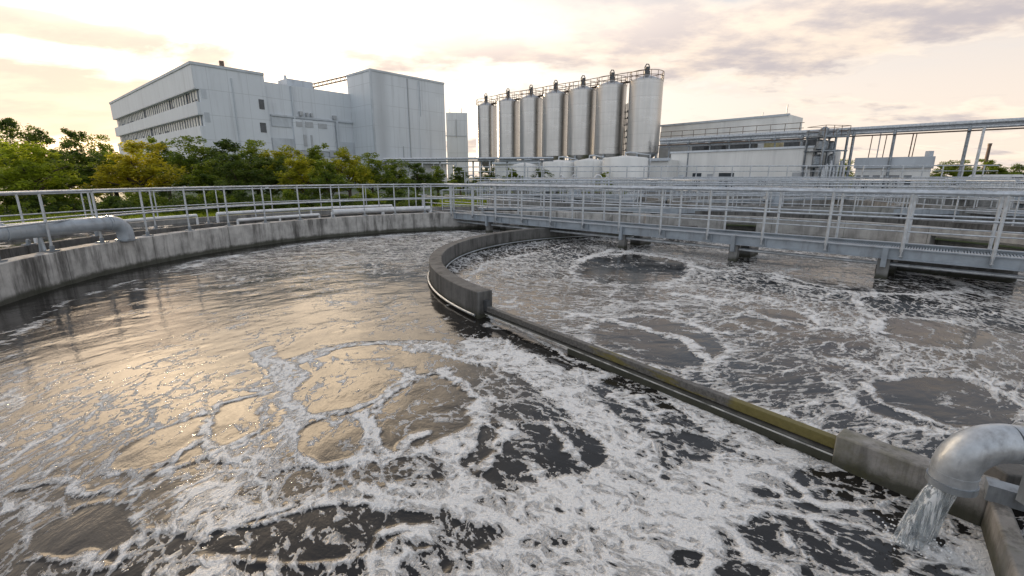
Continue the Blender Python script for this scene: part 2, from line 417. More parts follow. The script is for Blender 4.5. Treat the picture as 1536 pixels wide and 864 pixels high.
    wx = wx + .16*(fbm(x,y,4.5,3,51)-.5); wy = wy + .16*(fbm(x,y,4.5,3,57)-.5)
    for k, pl in enumerate(FIL):
        dist = flat(*pl[len(pl)//2])[1]; wd = .011*(dist+1.0)*(1+.5*(k%3)/2)
        brk = .55+.9*(fbm(x,y,3.0,2,61+k)-.25)
        b_ = band(pl, wd, .35)
        dens = np.maximum(dens, b_*np.clip(brk,.3,1.05)*1.1 - (1-b_)*1.0)
    wx, wy = fxs, fys
    put(band([(1340,790),(1372,815),(1330,835)], [.03,.05,.03]), .8)
    # calm strip hugging the far-left wall
    dr = R1-np.hypot(x-C1[0], y-C1[1])
    dens = np.where(right, dens, dens - .5*(1-sstep(dr, .3, 1.0)))
    dens = dens + np.where(right, 0, .55*np.exp(-((dr-1.05-.5*(lo-.5))/.12)**2)*sstep(md,.40,.6)*sstep(y,4.5,6))
    # pulled-out texture coordinates: differential rotation of each basin
    for c, k, s in (((.6,6.6), -.13, ~right), (CI, .16, right)):
        dx, dy = fx-c[0], fy-c[1]; rr = np.hypot(dx,dy); a = np.where(s, k*rr, 0)
        fx, fy = c[0]+dx*np.cos(a)-dy*np.sin(a), c[1]+dx*np.sin(a)+dy*np.cos(a)
    # surface relief
    wave = .010*(fbm(fx,fy,2.4,3,31)-.5) + .020*(fbm(x,y,.8,2,37)-.5)
    z = wave + .006*np.clip(sstep(dens,.3,.8),0,1)*(.4+1.2*fbm(fx,fy,5,3,41))
    sp = flat(1385,812); z = z + .05*np.exp(-((x-sp[0])**2+(y-sp[1])**2)/.012)
    me = bpy.data.meshes.new('water')
    nv = len(x); co = np.stack([x,y,z],1).astype(np.float32)
    i, j = np.meshgrid(np.arange(nx-1), np.arange(ny-1)); a = (j*nx+i).ravel()
    quads = np.stack([a, a+1, a+1+nx, a+nx],1).astype(np.int32); nq = len(quads)
    me.vertices.add(nv); me.vertices.foreach_set('co', co.ravel())
    me.loops.add(nq*4); me.loops.foreach_set('vertex_index', quads.ravel())
    me.polygons.add(nq); me.polygons.foreach_set('loop_start', np.arange(0,nq*4,4,dtype=np.int32))
    me.update(calc_edges=True); me.shade_smooth()
    at1 = me.attributes.new('foam','FLOAT','POINT'); at1.data.foreach_set('value', np.clip(dens,-.4,1.4).astype(np.float32))
    at2 = me.attributes.new('flow','FLOAT_VECTOR','POINT'); at2.data.foreach_set('vector', np.stack([fx,fy,0*fx],1).astype(np.float32).ravel())
    return me
def water_mat():
    m, g, b, out = new_mat('murky_water_and_foam')
    A = g.n('ShaderNodeAttribute', attribute_name='foam').outputs['Fac']
    Fv = g.n('ShaderNodeAttribute', attribute_name='flow').outputs['Vector']
    P = g.n('ShaderNodeNewGeometry').outputs['Position']
    nz = g.n('ShaderNodeTexNoise'); g.link(Fv, nz.inputs['Vector']); nz.inputs['Scale'].default_value = 5; nz.inputs['Detail'].default_value = 4
    wv = g.vec('ADD', Fv, g.vec('SCALE', g.vec('SUBTRACT', nz.outputs['Color'], (.5,.5,.5)), scale=.22))
    n1 = g.noise(Fv, 2.6, 5, .62); n2 = g.noise(wv, 9, 5, .65); n3 = g.noise(P, 60, 3, .6); n4 = g.noise(wv, 30, 4, .65)
    e1 = g.vor(wv, 4.2, 'DISTANCE_TO_EDGE'); e2 = g.vor(wv, 14.0, 'DISTANCE_TO_EDGE')
    A = g.math('MINIMUM', A, 1.3)
    # N : evenly spread threshold, so the amount of foam reads as coverage and not as outlines
    n4 = g.noise(g.mix(.6, wv, P), 26, 4, .65); e0 = g.vor(wv, 1.35, 'DISTANCE_TO_EDGE')
    nm = g.math('ADD', g.math('MULTIPLY', n2, .50), g.math('ADD', g.math('MULTIPLY', n4, .30), g.math('MULTIPLY', g.noise(g.mix(.6, wv, P), 15, 3, .6), .20)))
    N = g.math('MULTIPLY_ADD', g.math('SUBTRACT', nm, .5), 4.2, .5)
    ph = g.mix(.5, wv, P)
    h1 = g.vor(ph, 9.0, 'F1'); h2 = g.vor(ph, 22.0, 'F1')
    N = g.math('ADD', N, g.math('MULTIPLY', g.math('MULTIPLY', g.smooth(h1, .14, .36, 1, 0), g.smooth(g.noise(P, 2.3, 3), .40, .62, .12, 1)), .62))
    N = g.math('ADD', N, g.math('MULTIPLY', g.math('MULTIPLY', g.smooth(h2, .10, .38, 1, 0), g.smooth(g.noise(P, 4.1, 3), .38, .6, .15, 1)), .42))
    N = g.math('SUBTRACT', N, g.math('MULTIPLY', g.smooth(e1, .0, .11, 1, 0), .40))
    N = g.math('SUBTRACT', N, g.math('MULTIPLY', g.smooth(e2, .0, .13, 1, 0), .16))
    N = g.math('SUBTRACT', N, g.math('MULTIPLY', g.smooth(e0, .0, .05, 1, 0), .42))
    d = g.math('ADD', A, g.math('MULTIPLY_ADD', n1, 1.0, -.5))
    dd = g.math('SUBTRACT', d, N)
    foam = g.math('MULTIPLY', g.smooth(dd, -.03, .11), g.smooth(d, -.02, .16))
    bub = g.vor(P, 75, 'F1')
    pit = g.smooth(g.math('ADD', bub, g.math('MULTIPLY', n3, .6)), .25, .75)
    thick = g.smooth(dd, .0, .75)
    foam = g.math('MULTIPLY', foam, g.smooth(g.math('ADD', n3, g.math('MULTIPLY', thick, .5)), .36, .62, .8, 1))
    wc = g.mix(n1, (.010,.010,.010), (.022,.020,.018))
    relief_shade = g.noise(P, 38, 4, .7)  # fine noise that paints the bubbles' relief shading into the foam colour
    fc = g.mix(thick, (.66,.65,.635), (.76,.76,.75)); fc = g.mix(g.math('MULTIPLY', g.smooth(relief_shade, .48, .68), .32), fc, (.30,.30,.30)); fc = g.mix(g.math('MULTIPLY', pit, .25), fc, (.84,.84,.83))
    g.setin(b.inputs['Base Color'], g.mix(foam, wc, fc))
    g.setin(b.inputs['Roughness'], g.math('MULTIPLY_ADD', foam, .6, .05))
    b.inputs['IOR'].default_value = 1.38
    r1 = g.noise(Fv, 6, 4, .6); r2 = g.noise(wv, 22, 3, .6); r3 = g.noise(Fv, 2.0, 2)
    h = g.math('ADD', g.math('MULTIPLY', r1, .9), g.math('ADD', g.math('MULTIPLY', r2, .24), g.math('MULTIPLY', r3, 1.2)))
    nb = g.bump(h, .085, .05)
    fh = g.math('MULTIPLY', g.math('MULTIPLY', g.smooth(dd, -.02, .45), g.smooth(d, 0, .2)), g.math('ADD', g.math('MULTIPLY_ADD', n3, .5, g.math('MULTIPLY_ADD', thick, 1.3, .15)), g.math('MULTIPLY_ADD', pit, .3, g.math('MULTIPLY', n4, 1.6))))
    g.setin(b.inputs['Normal'], g.bump(fh, .85, .018, nb))
    return m
wm = water_mesh(); wm.materials.append(water_mat())
water = bpy.data.objects.new('water', wm); COL.objects.link(water); struct(water)

def pond_mat():
    m, g, b, out = new_mat('pond_water'); P = g.n('ShaderNodeNewGeometry').outputs['Position']
    n = g.noise(P, 1.3, 5, .65); f = g.math('MULTIPLY', g.smooth(n, .56, .64), .8)
    g.setin(b.inputs['Base Color'], g.mix(f, (.015,.015,.015), (.5,.5,.49)))
    g.setin(b.inputs['Roughness'], g.math('MULTIPLY_ADD', f, .5, .06))
    g.setin(b.inputs['Normal'], g.bump(g.noise(P, 5, 3), .3, .03)); return m
M['pond'] = pond_mat()

# ------------------------------------------------------------------ ground with the basin cut out
import bmesh
def arc(c, r, a0, a1, n): return [(c[0]+r*math.cos(a0+(a1-a0)*i/n), c[1]+r*math.sin(a0+(a1-a0)*i/n)) for i in range(n+1)]
hole = arc(C1, R1+.16, R(58), R(290), 80) + [(8.2,1.2),(10.2,4.2)] + arc(C2, R2+.16, R(-48), R(91), 40)
bm = bmesh.new(); S = 1500
ov = [bm.verts.new(p) for p in ((-S,-S,.3),(S,-S,.3),(S,S,.3),(-S,S,.3))]; hv = [bm.verts.new((x,y,.3)) for x,y in hole]
ed = [bm.edges.new((v[i], v[(i+1)%len(v)])) for v in (ov,hv) for i in range(len(v))]
bmesh.ops.triangle_fill(bm, use_beauty=True, use_dissolve=False, edges=ed)
bmesh.ops.recalc_face_normals(bm, faces=bm.faces)
if sum(f.normal.z for f in bm.faces) < 0: bmesh.ops.reverse_faces(bm, faces=bm.faces)
me = bpy.data.meshes.new('ground'); bm.to_mesh(me); bm.free(); me.materials.append(M['ground'])
ground = bpy.data.objects.new('ground', me); COL.objects.link(ground); struct(ground)
mb = MB(); mb.add([(-1500,-60,-.35),(1500,-60,-.35),(1500,60,-.35),(-1500,60,-.35)], [(0,1,2,3)])

def ring_sheet(name, c, r0, r1, a0, a1, z, mat, n=96):
    b = MB(); vs = []
    for i in range(n+1):
        a = a0+(a1-a0)*i/n
        vs += [(c[0]+r0*math.cos(a), c[1]+r0*math.sin(a), z), (c[0]+r1*math.cos(a), c[1]+r1*math.sin(a), z)]
    b.add(vs, [(2*i, 2*i+1, 2*i+3, 2*i+2) for i in range(n)])
    return b.build(name, mat, smooth=0)
struct(ring_sheet('channel_floor', C1, R1+.2, 10.62, R(62), R(292), .33, M['asphalt']))
struct(ring_sheet('outer_channel_water', C1, 10.75, 13.55, R(80), R(250), .47, M['pond']))
struct(ring_sheet('perimeter_path', C1, 13.75, 16.5, R(75), R(250), .335, M['asphalt']))
# paved yard to the right, beyond the basins
b = MB(); b.add([(-2,19.8,.335),(70,19.8,.335),(70,62,.335),(2,62,.335)], [(0,1,2,3)]); struct(b.build('yard_paving', M['paleslab'], smooth=0))

b = MB(); b.add([(13.4,-20,.338),(80,-20,.338),(80,19.75,.338),(16.4,19.75,.338)], [(0,1,2,3)]); struct(b.build('yard_paving', M['asphalt'], smooth=0))
struct(ring_sheet('outer_channel_water', C2, R2+.72, R2+3.0, R(-30), R(84), .40, M['pond']))
b = MB(); b.arcwall((0,0), R2+2.98, R2+3.2, R(-30), R(84), .31, .62, 80)
tag(b.build('kerb_wall', M['con_inner'], loc=(C2[0],C2[1],0)), 'dark concrete kerb of the channel behind the right basin wall', 'kerb')
# ------------------------------------------------------------------ tank walls
b = MB(); b.arcwall((0,0), R1, R1+.34, R(58), R(290), -.5, .66, 160)
w = b.build('tank_wall', M['con_outer'], loc=(C1[0],C1[1],0), bevel=.012)
tag(w, 'curved streaky concrete wall round the big basin on the left', 'tank wall')
b = MB(); b.arcwall((0,0), 10.6, 10.8, R(64), R(250), .31, .64, 120)
tag(b.build('kerb_wall', M['con_inner'], loc=(C1[0],C1[1],0)), 'low dark concrete kerb behind the left basin railing', 'kerb')
b = MB(); b.arcwall((0,0), 13.52, 13.75, R(80), R(250), .31, .62, 120)
tag(b.build('kerb_wall', M['con_plain'], loc=(C1[0],C1[1],0)), 'outer grey concrete kerb between the side channel and the hedges', 'kerb')
b = MB()
ops = [(R(-12),R(24)),(R(61),R(69))]; cur = R(-48)
for a0, a1 in ops+[(R(91),None)]:
    b.arcwall((0,0), R2, R2+.3, cur, a0, -.5, .66, 40); cur = a1
for a0, a1 in ops: b.arcwall((0,0), R2, R2+.3, a0, a1, .42, .66, 16); b.arcwall((0,0), R2+.6, R2+.7, a0-.03, a1+.03, -.5, .6, 16)
w = b.build('tank_wall', M['con_far'], loc=(C2[0],C2[1],0), bevel=.012)
tag(w, 'curved pale concrete wall on the far side of the right basin, behind the footbridge', 'tank wall')
b = MB(); b.seg((3.6,1.25),(8.2,1.2),.3,-.5,.66); b.seg((8.2,1.2),(10.2,4.5),.3,-.5,.657)
tag(b.build('tank_wall', M['con_far']), 'straight concrete wall closing the right basin beside the outlet pipe', 'tank wall')
# curved baffle
aE = math.atan2(BEAM_A[1]-CI[1], BEAM_A[0]-CI[0]); 
t = thing('baffle_wall', 'dark curved concrete baffle wall standing in the middle of the basin', 'baffle wall', (CI[0],CI[1],0))
b = MB(); b.arcwall((0,0), RI-.26, RI, R(70), aE % (2*PI), -.5, .40, 110); b.build('wall', M['con_inner'], t, bevel=.012)
b = MB(); pts = [((RI+.028)*math.cos(a), (RI+.028)*math.sin(a), .045) for a in np.linspace(R(150), aE % (2*PI)-.01, 50)]
b.tube(pts, .018, 6); b.build('edge_pipe', M['galv'], t)
b = MB(); pts = [((RI-.29)*math.cos(a), (RI-.29)*math.sin(a), .05) for a in np.linspace(R(100), R(205), 60)]
b.tube(pts, .016, 6); b.build('edge_pipe', M['galv'], t)
ex, ey = (RI-.13)*math.cos(aE), (RI-.13)*math.sin(aE)
b = MB(); b.box((ex, ey, .19), (.16,.07,.16), aE+PI/2); b.build('socket', M['darkmetal'], t)
for k, (a, dz) in enumerate(((R(212),.404),(R(205),.404))):
    pass
# long weir beam
bx, by = BEAM_B[0]-BEAM_A[0], BEAM_B[1]-BEAM_A[1]; BL = math.hypot(bx,by); BA = math.atan2(by,bx)
t = thing('weir_beam', 'long straight beam with worn yellow paint dividing the two foaming basins', 'beam', (BEAM_A[0],BEAM_A[1],0), BA)
b = MB(); b.box((BL/2,0,.145), (BL,.07,.08)); b.build('top_rail', M['beam'], t, bevel=.006)
b = MB(); b.tube([(.1,-.072,.082),(BL,-.072,.075)], .007, 6); b.build('edge_strip', plain('pale_edge_strip',(.45,.45,.43),.5,.1,.4,5,.1, dirt=(.06,.06,.05), dirt_amt=.9), t)
b = MB(); b.box((BL/2+.9,-.03,-.02), (BL-1.8,.085,.19)); b.box((BL/2,-.02,.085), (BL,.09,.012)); b.build('sill', M['con_inner'], t, bevel=.006)
# concrete block
ux, uy = math.cos(BA), math.sin(BA); nx_, ny_ = -uy, ux
A0 = (BEAM_B[0], BEAM_B[1]); A1_ = (BEAM_B[0]+.78*ux, BEAM_B[1]+.78*uy)
b = MB(); b.seg(A0, A1_, .17, -.4, .245); tag(b.build('concrete_block', M['con_block'], bevel=.012), 'mossy concrete block at the near end of the yellow beam', 'concrete block')
# chamber wall lower right
b = MB(); p0 = (3.02,2.52); p1 = (1.82,.97); b.seg(p0, p1, .09, -.4, .21)
tag(b.build('chamber_wall', M['con_block'], bevel=.014), 'dark mossy concrete wall beneath the outlet pipe in the near right corner', 'wall')
b = MB(); b.seg((3.10,2.58),(6.2,2.2), .2, -.4, .24); tag(b.build('chamber_wall', M['con_inner'], bevel=.012), 'dark concrete wall running right from behind the outlet pipe', 'wall')

# ------------------------------------------------------------------ outlet pipe and pouring water
t = thing('outlet_pipe', 'fat galvanised elbow pipe pouring water into the foam at the right', 'pipe', (2.40,2.17,.425))
rp = .100; br = .195; mb = MB()
pts = [(0,0,0),(0,0,.07)] + [(br*(1-math.cos(q)), -.05*(1-math.cos(q)), .07+br*math.sin(q)) for q in np.linspace(.12, PI/2, 14)]
mb.tube(pts, rp, 28); mb.build('elbow', M['outlet'], t)
mb = MB(); mb.tube([(br,-.05,.07+br),(1.9,-.36,.07+br)], rp*.985, 28); mb.build('pipe', M['outlet'], t)
mb = MB(); mb.tube([(br+.06,-.06,.07+br),(br+.085,-.064,.07+br)], rp*1.09, 28); mb.build('flange', M['outlet'], t)
mb = MB(); mb.tube([(0,0,-.02),(0,0,.018)], rp*1.07, 28); mb.build('mouth_ring', M['galv_dark'], t)
mb = MB(); mb.tube([(0,0,-.022),(0,0,-.018)], rp*.93, 24); mb.build('dark_mouth_disc', M['darkmetal'], t)  # flat dark disc painted in for the shaded hollow of the mouth
mb = MB(); mb.tube([(0,0,.062),(0,0,.072)], rp*1.025, 28); mb.build('weld', M['outlet'], t)
mb = MB(); mb.box((.46,.12,-.17), (.10,.16,.10), .9); mb.box((.46,.02,.10), (.05,.05,.5)); mb.build('bracket', M['galv_dark'], t)

def stream_mat():
    m, g, b, out = new_mat('pouring_water'); P = g.n('ShaderNodeTexCoord').outputs['Object']
    n = g.noise(g.scaled(P,(26,26,2.5)), 1.6, 5, .65, .4)
    f = g.smooth(n, .42, .62)
    g.setin(b.inputs['Base Color'], g.mix(f, (.50,.58,.64), (.92,.94,.95)))
    g.setin(b.inputs['Roughness'], g.math('MULTIPLY_ADD', f, .35, .05))
    g.setin(b.inputs['Transmission Weight'], g.math('MULTIPLY_ADD', f, -.6, .8)); b.inputs['IOR'].default_value = 1.2
    g.setin(b.inputs['Alpha'], g.math('MULTIPLY_ADD', f, .25, .75, clamp=True))
    g.setin(b.inputs['Normal'], g.bump(n, .7, .02)); return m
mb = MB(); vs = []; nseg, nr = 22, 40
for i in range(nseg+1):
    q = i/nseg; z = .415 - .42*q; ox = -.10*math.sqrt(q) - .02*q
    for k in range(nr):
        a = 2*PI*k/nr
        rr = (.082 + .010*q*q) * (1 + (.05+.16*q)*(math.sin(3*a+1.3)+.7*math.sin(5*a+4*q)+.5*math.sin(9*a-3*q))*.5)
        vs.append((2.40+ox+rr*1.08*math.cos(a), 2.17+.02*q+rr*.62*math.sin(a), z+(.015*math.sin(7*a) if i == nseg else 0)))
mb.add(vs, [(i*nr+k, i*nr+(k+1)%nr, (i+1)*nr+(k+1)%nr, (i+1)*nr+k) for i in range(nseg) for k in range(nr)])
fw = mb.build('falling_water', stream_mat(), smooth=180)
rd = random.Random(3); mb = MB()
for k in range(150):
    a = rd.uniform(0,2*PI); q = abs(rd.gauss(0,.085))+.03; r_ = rd.uniform(.002,.0065)
    mb.lathe([(r_*.3,-r_),(r_,-r_*.3),(r_*.9,r_*.4),(r_*.2,r_)], (2.285+q*1.3*math.cos(a), 2.19+q*math.sin(a), .03+rd.random()**2*.11*max(0,1-q*3)), 6)
sp_ = mb.build('splash_drops', plain('white_spray', (.8,.82,.84), .3, 0, .05, 5, 0), fw); sp_['kind'] = 'stuff'
tag(fw, 'clear stream of water falling from the elbow pipe mouth into foam', 'water stream')

# ------------------------------------------------------------------ railings
def post_mesh(h, r, plate, n=8):
    m = MB(); m.tube([(0,0,0),(0,0,h)], r, n)
    o = m.build('post', M['galv']); me = o.data; bpy.data.objects.remove(o)
    m = MB(); m.box((0,0,.012), (plate,plate,.024)); m.box((0,0,.06), (.06,.05,.09))
    o = m.build('base_plate', M['galv_dark']); pm = o.data; bpy.data.objects.remove(o)
    return me, pm
def dense(path, step=.35):
    out = []
    for i in range(len(path)-1):
        a, b_ = Vector(path[i]), Vector(path[i+1]); n = max(1, int((b_-a).length/step))
        out += [a.lerp(b_, k/n) for k in range(n)]
    return out+[Vector(path[-1])]
def along(path, spacing, start=0.0):
    res = []; acc = start
    for i in range(len(path)-1):
        a, b_ = Vector(path[i]), Vector(path[i+1]); L = (b_-a).length
        while acc <= L:
            p = a.lerp(b_, acc/L); res.append((p, math.atan2(b_.y-a.y, b_.x-a.x))); acc += spacing
        acc -= L
    return res
def railing(t, path, h, spacing, rails, rpost=.021, plate=.16, mat=None, pm=None, start=0.0, bracket=True, names=('top_rail','mid_rail')):
    mat = mat or M['galv']
    for k, (z, r) in enumerate(rails):
        m = MB(); m.tube([(p[0],p[1],p[2]+z) for p in path], r, 8); m.build(names[0] if k == 0 else names[1], mat, t)
    me, plm = post_mesh(h, rpost, plate)
    for p, a in along(path, spacing, start):
        o = bpy.data.objects.new('post', me); COL.objects.link(o); o.parent = t; o.location = p; o.rotation_euler = (0,0,a)
        if bracket:
            q = bpy.data.objects.new('base_plate', plm); COL.objects.link(q); q.parent = o
def arcpath(c, r, a0, a1, z, n=80): return [(x,y,z) for x,y in arc(c, r, a0, a1, n)]

t = thing('railing', 'grey tube railing along the rim of the left basin wall', 'railing')
railing(t, arcpath(C1, R1+.20, R(100), R(255), .66), 1.1, 1.18, [(1.11,.027),(.55,.02)], .023)
t = thing('railing', 'second grey railing on the kerb behind the left basin rim', 'railing')
railing(t, arcpath(C1, 10.7, R(98), R(245), .64), 1.1, 1.55, [(1.1,.022),(.52,.017)], .02)
t = thing('railing', 'farther thin railing on the outer kerb before the hedges and trees', 'railing')
railing(t, arcpath(C1, 13.64, R(88), R(240), .62), 1.0, 2.0, [(.98,.022),(.45,.018)], .02, bracket=False)

# ------------------------------------------------------------------ footbridge
BR0 = Vector((-3.77,19.89,0)); BR1 = Vector((13.31,3.885,0)); bdv = (BR1-BR0); BRL = bdv.length; bang = math.atan2(bdv.y,bdv.x)
t = thing('footbridge', 'long grey steel footbridge with double railings crossing the right basin', 'footbridge', (BR0.x,BR0.y,0), bang)
BW = 1.05; DZ = .66
for nm, y in (('girder',0.0),('girder',BW)):
    m = MB(); m.box((BRL/2,y,DZ-.12),(BRL,.02,.20)); m.box((BRL/2,y,DZ-.012),(BRL,.12,.02)); m.box((BRL/2,y,DZ-.225),(BRL,.13,.016))
    k = .9
    while k < BRL: m.box((k,y,DZ-.12),(.014,.10,.18)); k += 1.25
    m.build(nm, M['girder'], t)
m = MB(); k = .1
while k < BRL: m.box((k,BW/2,DZ-.078),(.028,BW-.04,.028)); k += .045
for yy in np.linspace(.2,BW-.2,6): m.box((BRL/2,yy,DZ-.096),(BRL,.02,.012))
m.build('deck_grating', M['girder'], t)
m = MB()
for k in np.arange(.5,BRL,1.16): m.box((k,BW/2,DZ-.12),(.05,BW-.05,.1))
m.build('cross_beams', M['girder'], t)
for y, st in ((-.085,.62),(BW+.08,.62)):
    railing(t, [(0,y,DZ-.16),(BRL,y,DZ-.16)], 1.24, 1.27, [(1.25,.036),(.76,.02),(.50,.014)], .03, .03, start=st, bracket=True)
m = MB(); m.tube([(2,.12,DZ-.36),(BRL-1.5,.12,DZ-.36)], .035, 10); m.build('service_pipe', M['galv'], t)
for px, py in ((742,348),(925,374),(1095,393),(1322,416)):
    g = flat(px,py); v = Vector((g[0]-BR0.x, g[1]-BR0.y)); s_ = v.x*math.cos(bang)+v.y*math.sin(bang)
    m = MB(); m.box((s_,.10,.1),(.2,.2,.66)); m.build('pier', M['con_pier'], t, bevel=.01)
    m = MB(); m.box((s_,BW+.15,-.05),(.34,.7,.56)); m.box((s_,BW-.02,.32),(.2,.2,.2)); m.build('pier_block', M['con_pier'], t)
    m = MB(); m.box((s_,-.04,DZ-.2),(.09,.10,.40)); m.build('pier_bracket', M['girder'], t)

g = flat(1418,411); t = thing('pier_footing', 'wide dark rounded concrete footing in the water under the bridge at far right', 'footing', (g[0],g[1],0), bang)
m = MB(); pr = [(-.8+.25*math.cos(a) if c < 0 else .8+.25*math.cos(a), .3*math.sin(a)) for c, a in [(1,x) for x in np.linspace(-PI/2,PI/2,8)]+[(-1,x) for x in np.linspace(PI/2,1.5*PI,8)]]
m.prism(pr, -.4, .44); m.build('base', M['con_pier'], t, bevel=.02); m = MB(); m.prism([(x*.7,y*.7) for x,y in pr], .44, .5); m.build('cap', M['con_inner'], t, bevel=.01)

# ------------------------------------------------------------------ left pipes
t = thing('inflow_pipe', 'grey elbow pipe bending down onto the left basin rim through the railing', 'pipe')
f = flat(190,360,.66); e = flat(-60,355,1.07); ang = math.atan2(f[1]-e[1], f[0]-e[0]); L = math.hypot(f[0]-e[0], f[1]-e[1])
t.location = (f[0],f[1],0); t.rotation_euler = (0,0,ang+PI)
rp2 = .155; bz = 1.07
m = MB(); pts = [(0,0,.64),(0,0,.78)]+[(.29*(1-math.cos(q)),0,.78+.29*math.sin(q)) for q in np.linspace(.15,PI/2,12)]
m.tube(pts, rp2, 20); m.build('elbow', M['pipe'], t)
m = MB(); m.tube([(.29,0,bz),(L+3,0,bz)], rp2*.97, 20); m.build('pipe', M['pipe'], t)
for xx in (.31,2.1,3.9):
    m = MB(); m.tube([(xx,0,bz),(xx+.03,0,bz)], rp2*1.08, 20); m.build('joint_ring', M['pipe'], t)
m = MB(); m.tube([(0,0,.655),(0,0,.69)], rp2*1.3, 20); m.build('foot_flange', M['galv_dark'], t)
for xx in (1.6,3.2,5.2):
    m = MB(); m.tube([(xx,-.1,.33),(xx,0,bz-.13)], .03, 8); m.tube([(xx,.12,.33),(xx,0,bz-.13)], .03, 8); m.box((xx,0,.35),(.14,.4,.03)); m.build('pipe_stand', M['pipe'], t)
M['whitepipe'] = plain('white_pipe', (.66,.68,.70), .4, .1, .15, 4, .05)
def loop_pipe(a0, a1, r, z, rad, label):
    P = arc(C1, r, a0, a1, 20); pp = [(P[0][0],P[0][1],.35)]+[(x,y,z) for x,y in P]+[(P[-1][0],P[-1][1],.35)]
    t = thing('service_pipe', label, 'pipe', group=None); m = MB(); m.tube(pp[1:-1], rad, 12); m.build('pipe', M['whitepipe'], t)
    for q in (P[0],P[-1],P[len(P)//2]):
        m = MB(); m.tube([(q[0],q[1],.33),(q[0],q[1],z)], rad*.7, 8); m.build('leg', M['whitepipe'], t)
loop_pipe(R(137), R(153), 10.15, .72, .05, 'white pipe on short legs behind the left rim, nearest the elbow pipe')
loop_pipe(R(112), R(134), 10.2, .78, .10, 'thick white pipe on short legs behind the rim, nearest the footbridge')
loop_pipe(R(155), R(176), 11.6, .85, .05, 'thin white pipe standing in the side channel at far left')
loop_pipe(R(118), R(150), 12.3, .80, .06, 'long white pipe standing in the side channel before the trees')

# ------------------------------------------------------------------ far basins on the right
def basin(c, r, label, foam_seed=0):
    t = thing('settling_tank', label, 'settling tank', (c[0],c[1],.3))
    m = MB(); m.arcwall((0,0), r-.25, r, 0, 2*PI, -.05, .55, 72); m.build('wall', M['con_plain'], t)
    m = MB(); m.lathe([(r-.2,.10),(r-.2,.16)], n=64); m.build('water', M['pond'], t)
    m = MB(); m.box((0,0,.62),(2*r,.7,.1)); m.lathe([(.5,-.02),(.5,.6),(.35,1.1)], n=16); m.build('scraper_bridge', M['girder'], t)
    m = MB()
    for yy in (-.33,.33):
        for zz in (.5,1.05): m.tube([(-r,yy,.62+zz),(r,yy,.62+zz)], .022, 6)
        for xx in np.arange(-r+.2, r, 1.3): m.tube([(xx,yy,.62),(xx,yy,1.67)], .02, 6)
    m.build('bridge_railing', M['galv'], t)
    return t
B = [((13.5,24.0),5.2,'round concrete settling tank just behind the right basin wall'),
     ((24.0,22.0),5.8,'round settling tank with scraper bridge at the far right'),
     ((3.6,27.0),5.0,'round settling tank behind the middle of the footbridge'),
     ((16.5,37.0),6.5,'round settling tank below the low white process building'),
     ((32.0,34.0),6.5,'farthest right round settling tank, before the small white building'),
     ((3.0,40.0),5.0,'round settling tank below the silos')]
for k, (c, r, lab) in enumerate(B):
    t = basin(c, r, lab); t.rotation_euler = (0,0,R(20+47*k))
    q = thing('railing', 'ring of grey railing on the '+lab, 'railing', (c[0],c[1],.85), 0, 'ring railings on the far settling tanks')
    railing(q, arcpath((0,0), r-.12, 0, 2*PI, 0, 60), 1.05, 1.55, [(1.05,.026),(.55,.02)], .022, bracket=False)
def straight_rail(p, q, z, label, sp=1.5, h=1.1):
    t = thing('railing', label, 'railing', (p[0],p[1],0))
    railing(t, [(0,0,z),(q[0]-p[0],q[1]-p[1],z)], h, sp, [(h,.027),(h*.66,.02),(h*.33,.02)], .024, bracket=False)
def walkway(p, q, z, w, label):
    dx, dy = q[0]-p[0], q[1]-p[1]; L = math.hypot(dx,dy)
    t = thing('walkway', label, 'walkway', (p[0],p[1],z), math.atan2(dy,dx))
    m = MB(); m.box((L/2,0,-.1),(L,w,.2)); m.build('deck', M['girder'], t)
    n = max(2,int(L/5)); 
    for k in range(n): 
        m = MB(); m.box(((k+.5)*L/n,0,(.3-z-.2)/2-.1),(.25,w*.8,abs(z-.3)-.1)); m.build('support', M['con_pier'], t)
    for yy in (-w/2,w/2):
        railing(t, [(0,yy,0),(L,yy,0)], 1.1, 1.4, [(1.1,.027),(.55,.02)], .024, bracket=False)
walkway((-1.5,21.0),(30,19.2),.72,.9,'straight grey walkway right behind the right basin wall')
walkway((-3.0,31.5),(34,28.6),.78,1.0,'long straight walkway between the front and rear settling tanks')
walkway((-4.0,45.5),(44,43.0),.9,1.1,'farthest straight walkway in front of the white buildings')
walkway((19.3,17.5),(20.2,44),.80,.9,'walkway running away between the right-hand settling tanks')
straight_rail((-3.4,22.6),(7,24.0),.34,'straight three-bar railing on the yard behind the bridge landing')
straight_rail((-2.0,35.0),(9.5,33.5),.34,'straight three-bar railing on the yard below the silos')
straight_rail((22,46.2),(48,41.5),.34,'straight three-bar railing before the small white building')
t = thing('railing', 'curved grey railing on the kerb of the channel behind the right basin wall', 'railing')
railing(t, arcpath(C2, R2+3.1, R(-25), R(80), .62), 1.1, 1.4, [(1.1,.026),(.74,.02),(.38,.02)], .024, bracket=False)
walkway((6.0,24.5),(13.0,46),.85,.9,'narrow walkway running away toward the right-end silo')
walkway((29.5,18.0),(31.0,40),.85,.9,'farthest right walkway running away beside the last settling tanks')
walkway((11.5,33.0),(36,31.0),.95,.9,'straight walkway crossing before the low white process building')
# stair landing at the bridge head
t = thing('valve_stand', 'small grey valve wheel stand at the far bridge head', 'valve stand', (-3.9,20.3,.3))
m = MB(); m.tube([(0,0,0),(0,0,1.0)],.05,10); m.build('stem', M['galv'], t); m = MB(); m.tube([(.17*math.cos(a),.17*math.sin(a),1.0) for a in np.linspace(0,2*PI,17)[:-1]],.02,6,closed=True); m.build('wheel', M['galv_dark'], t)

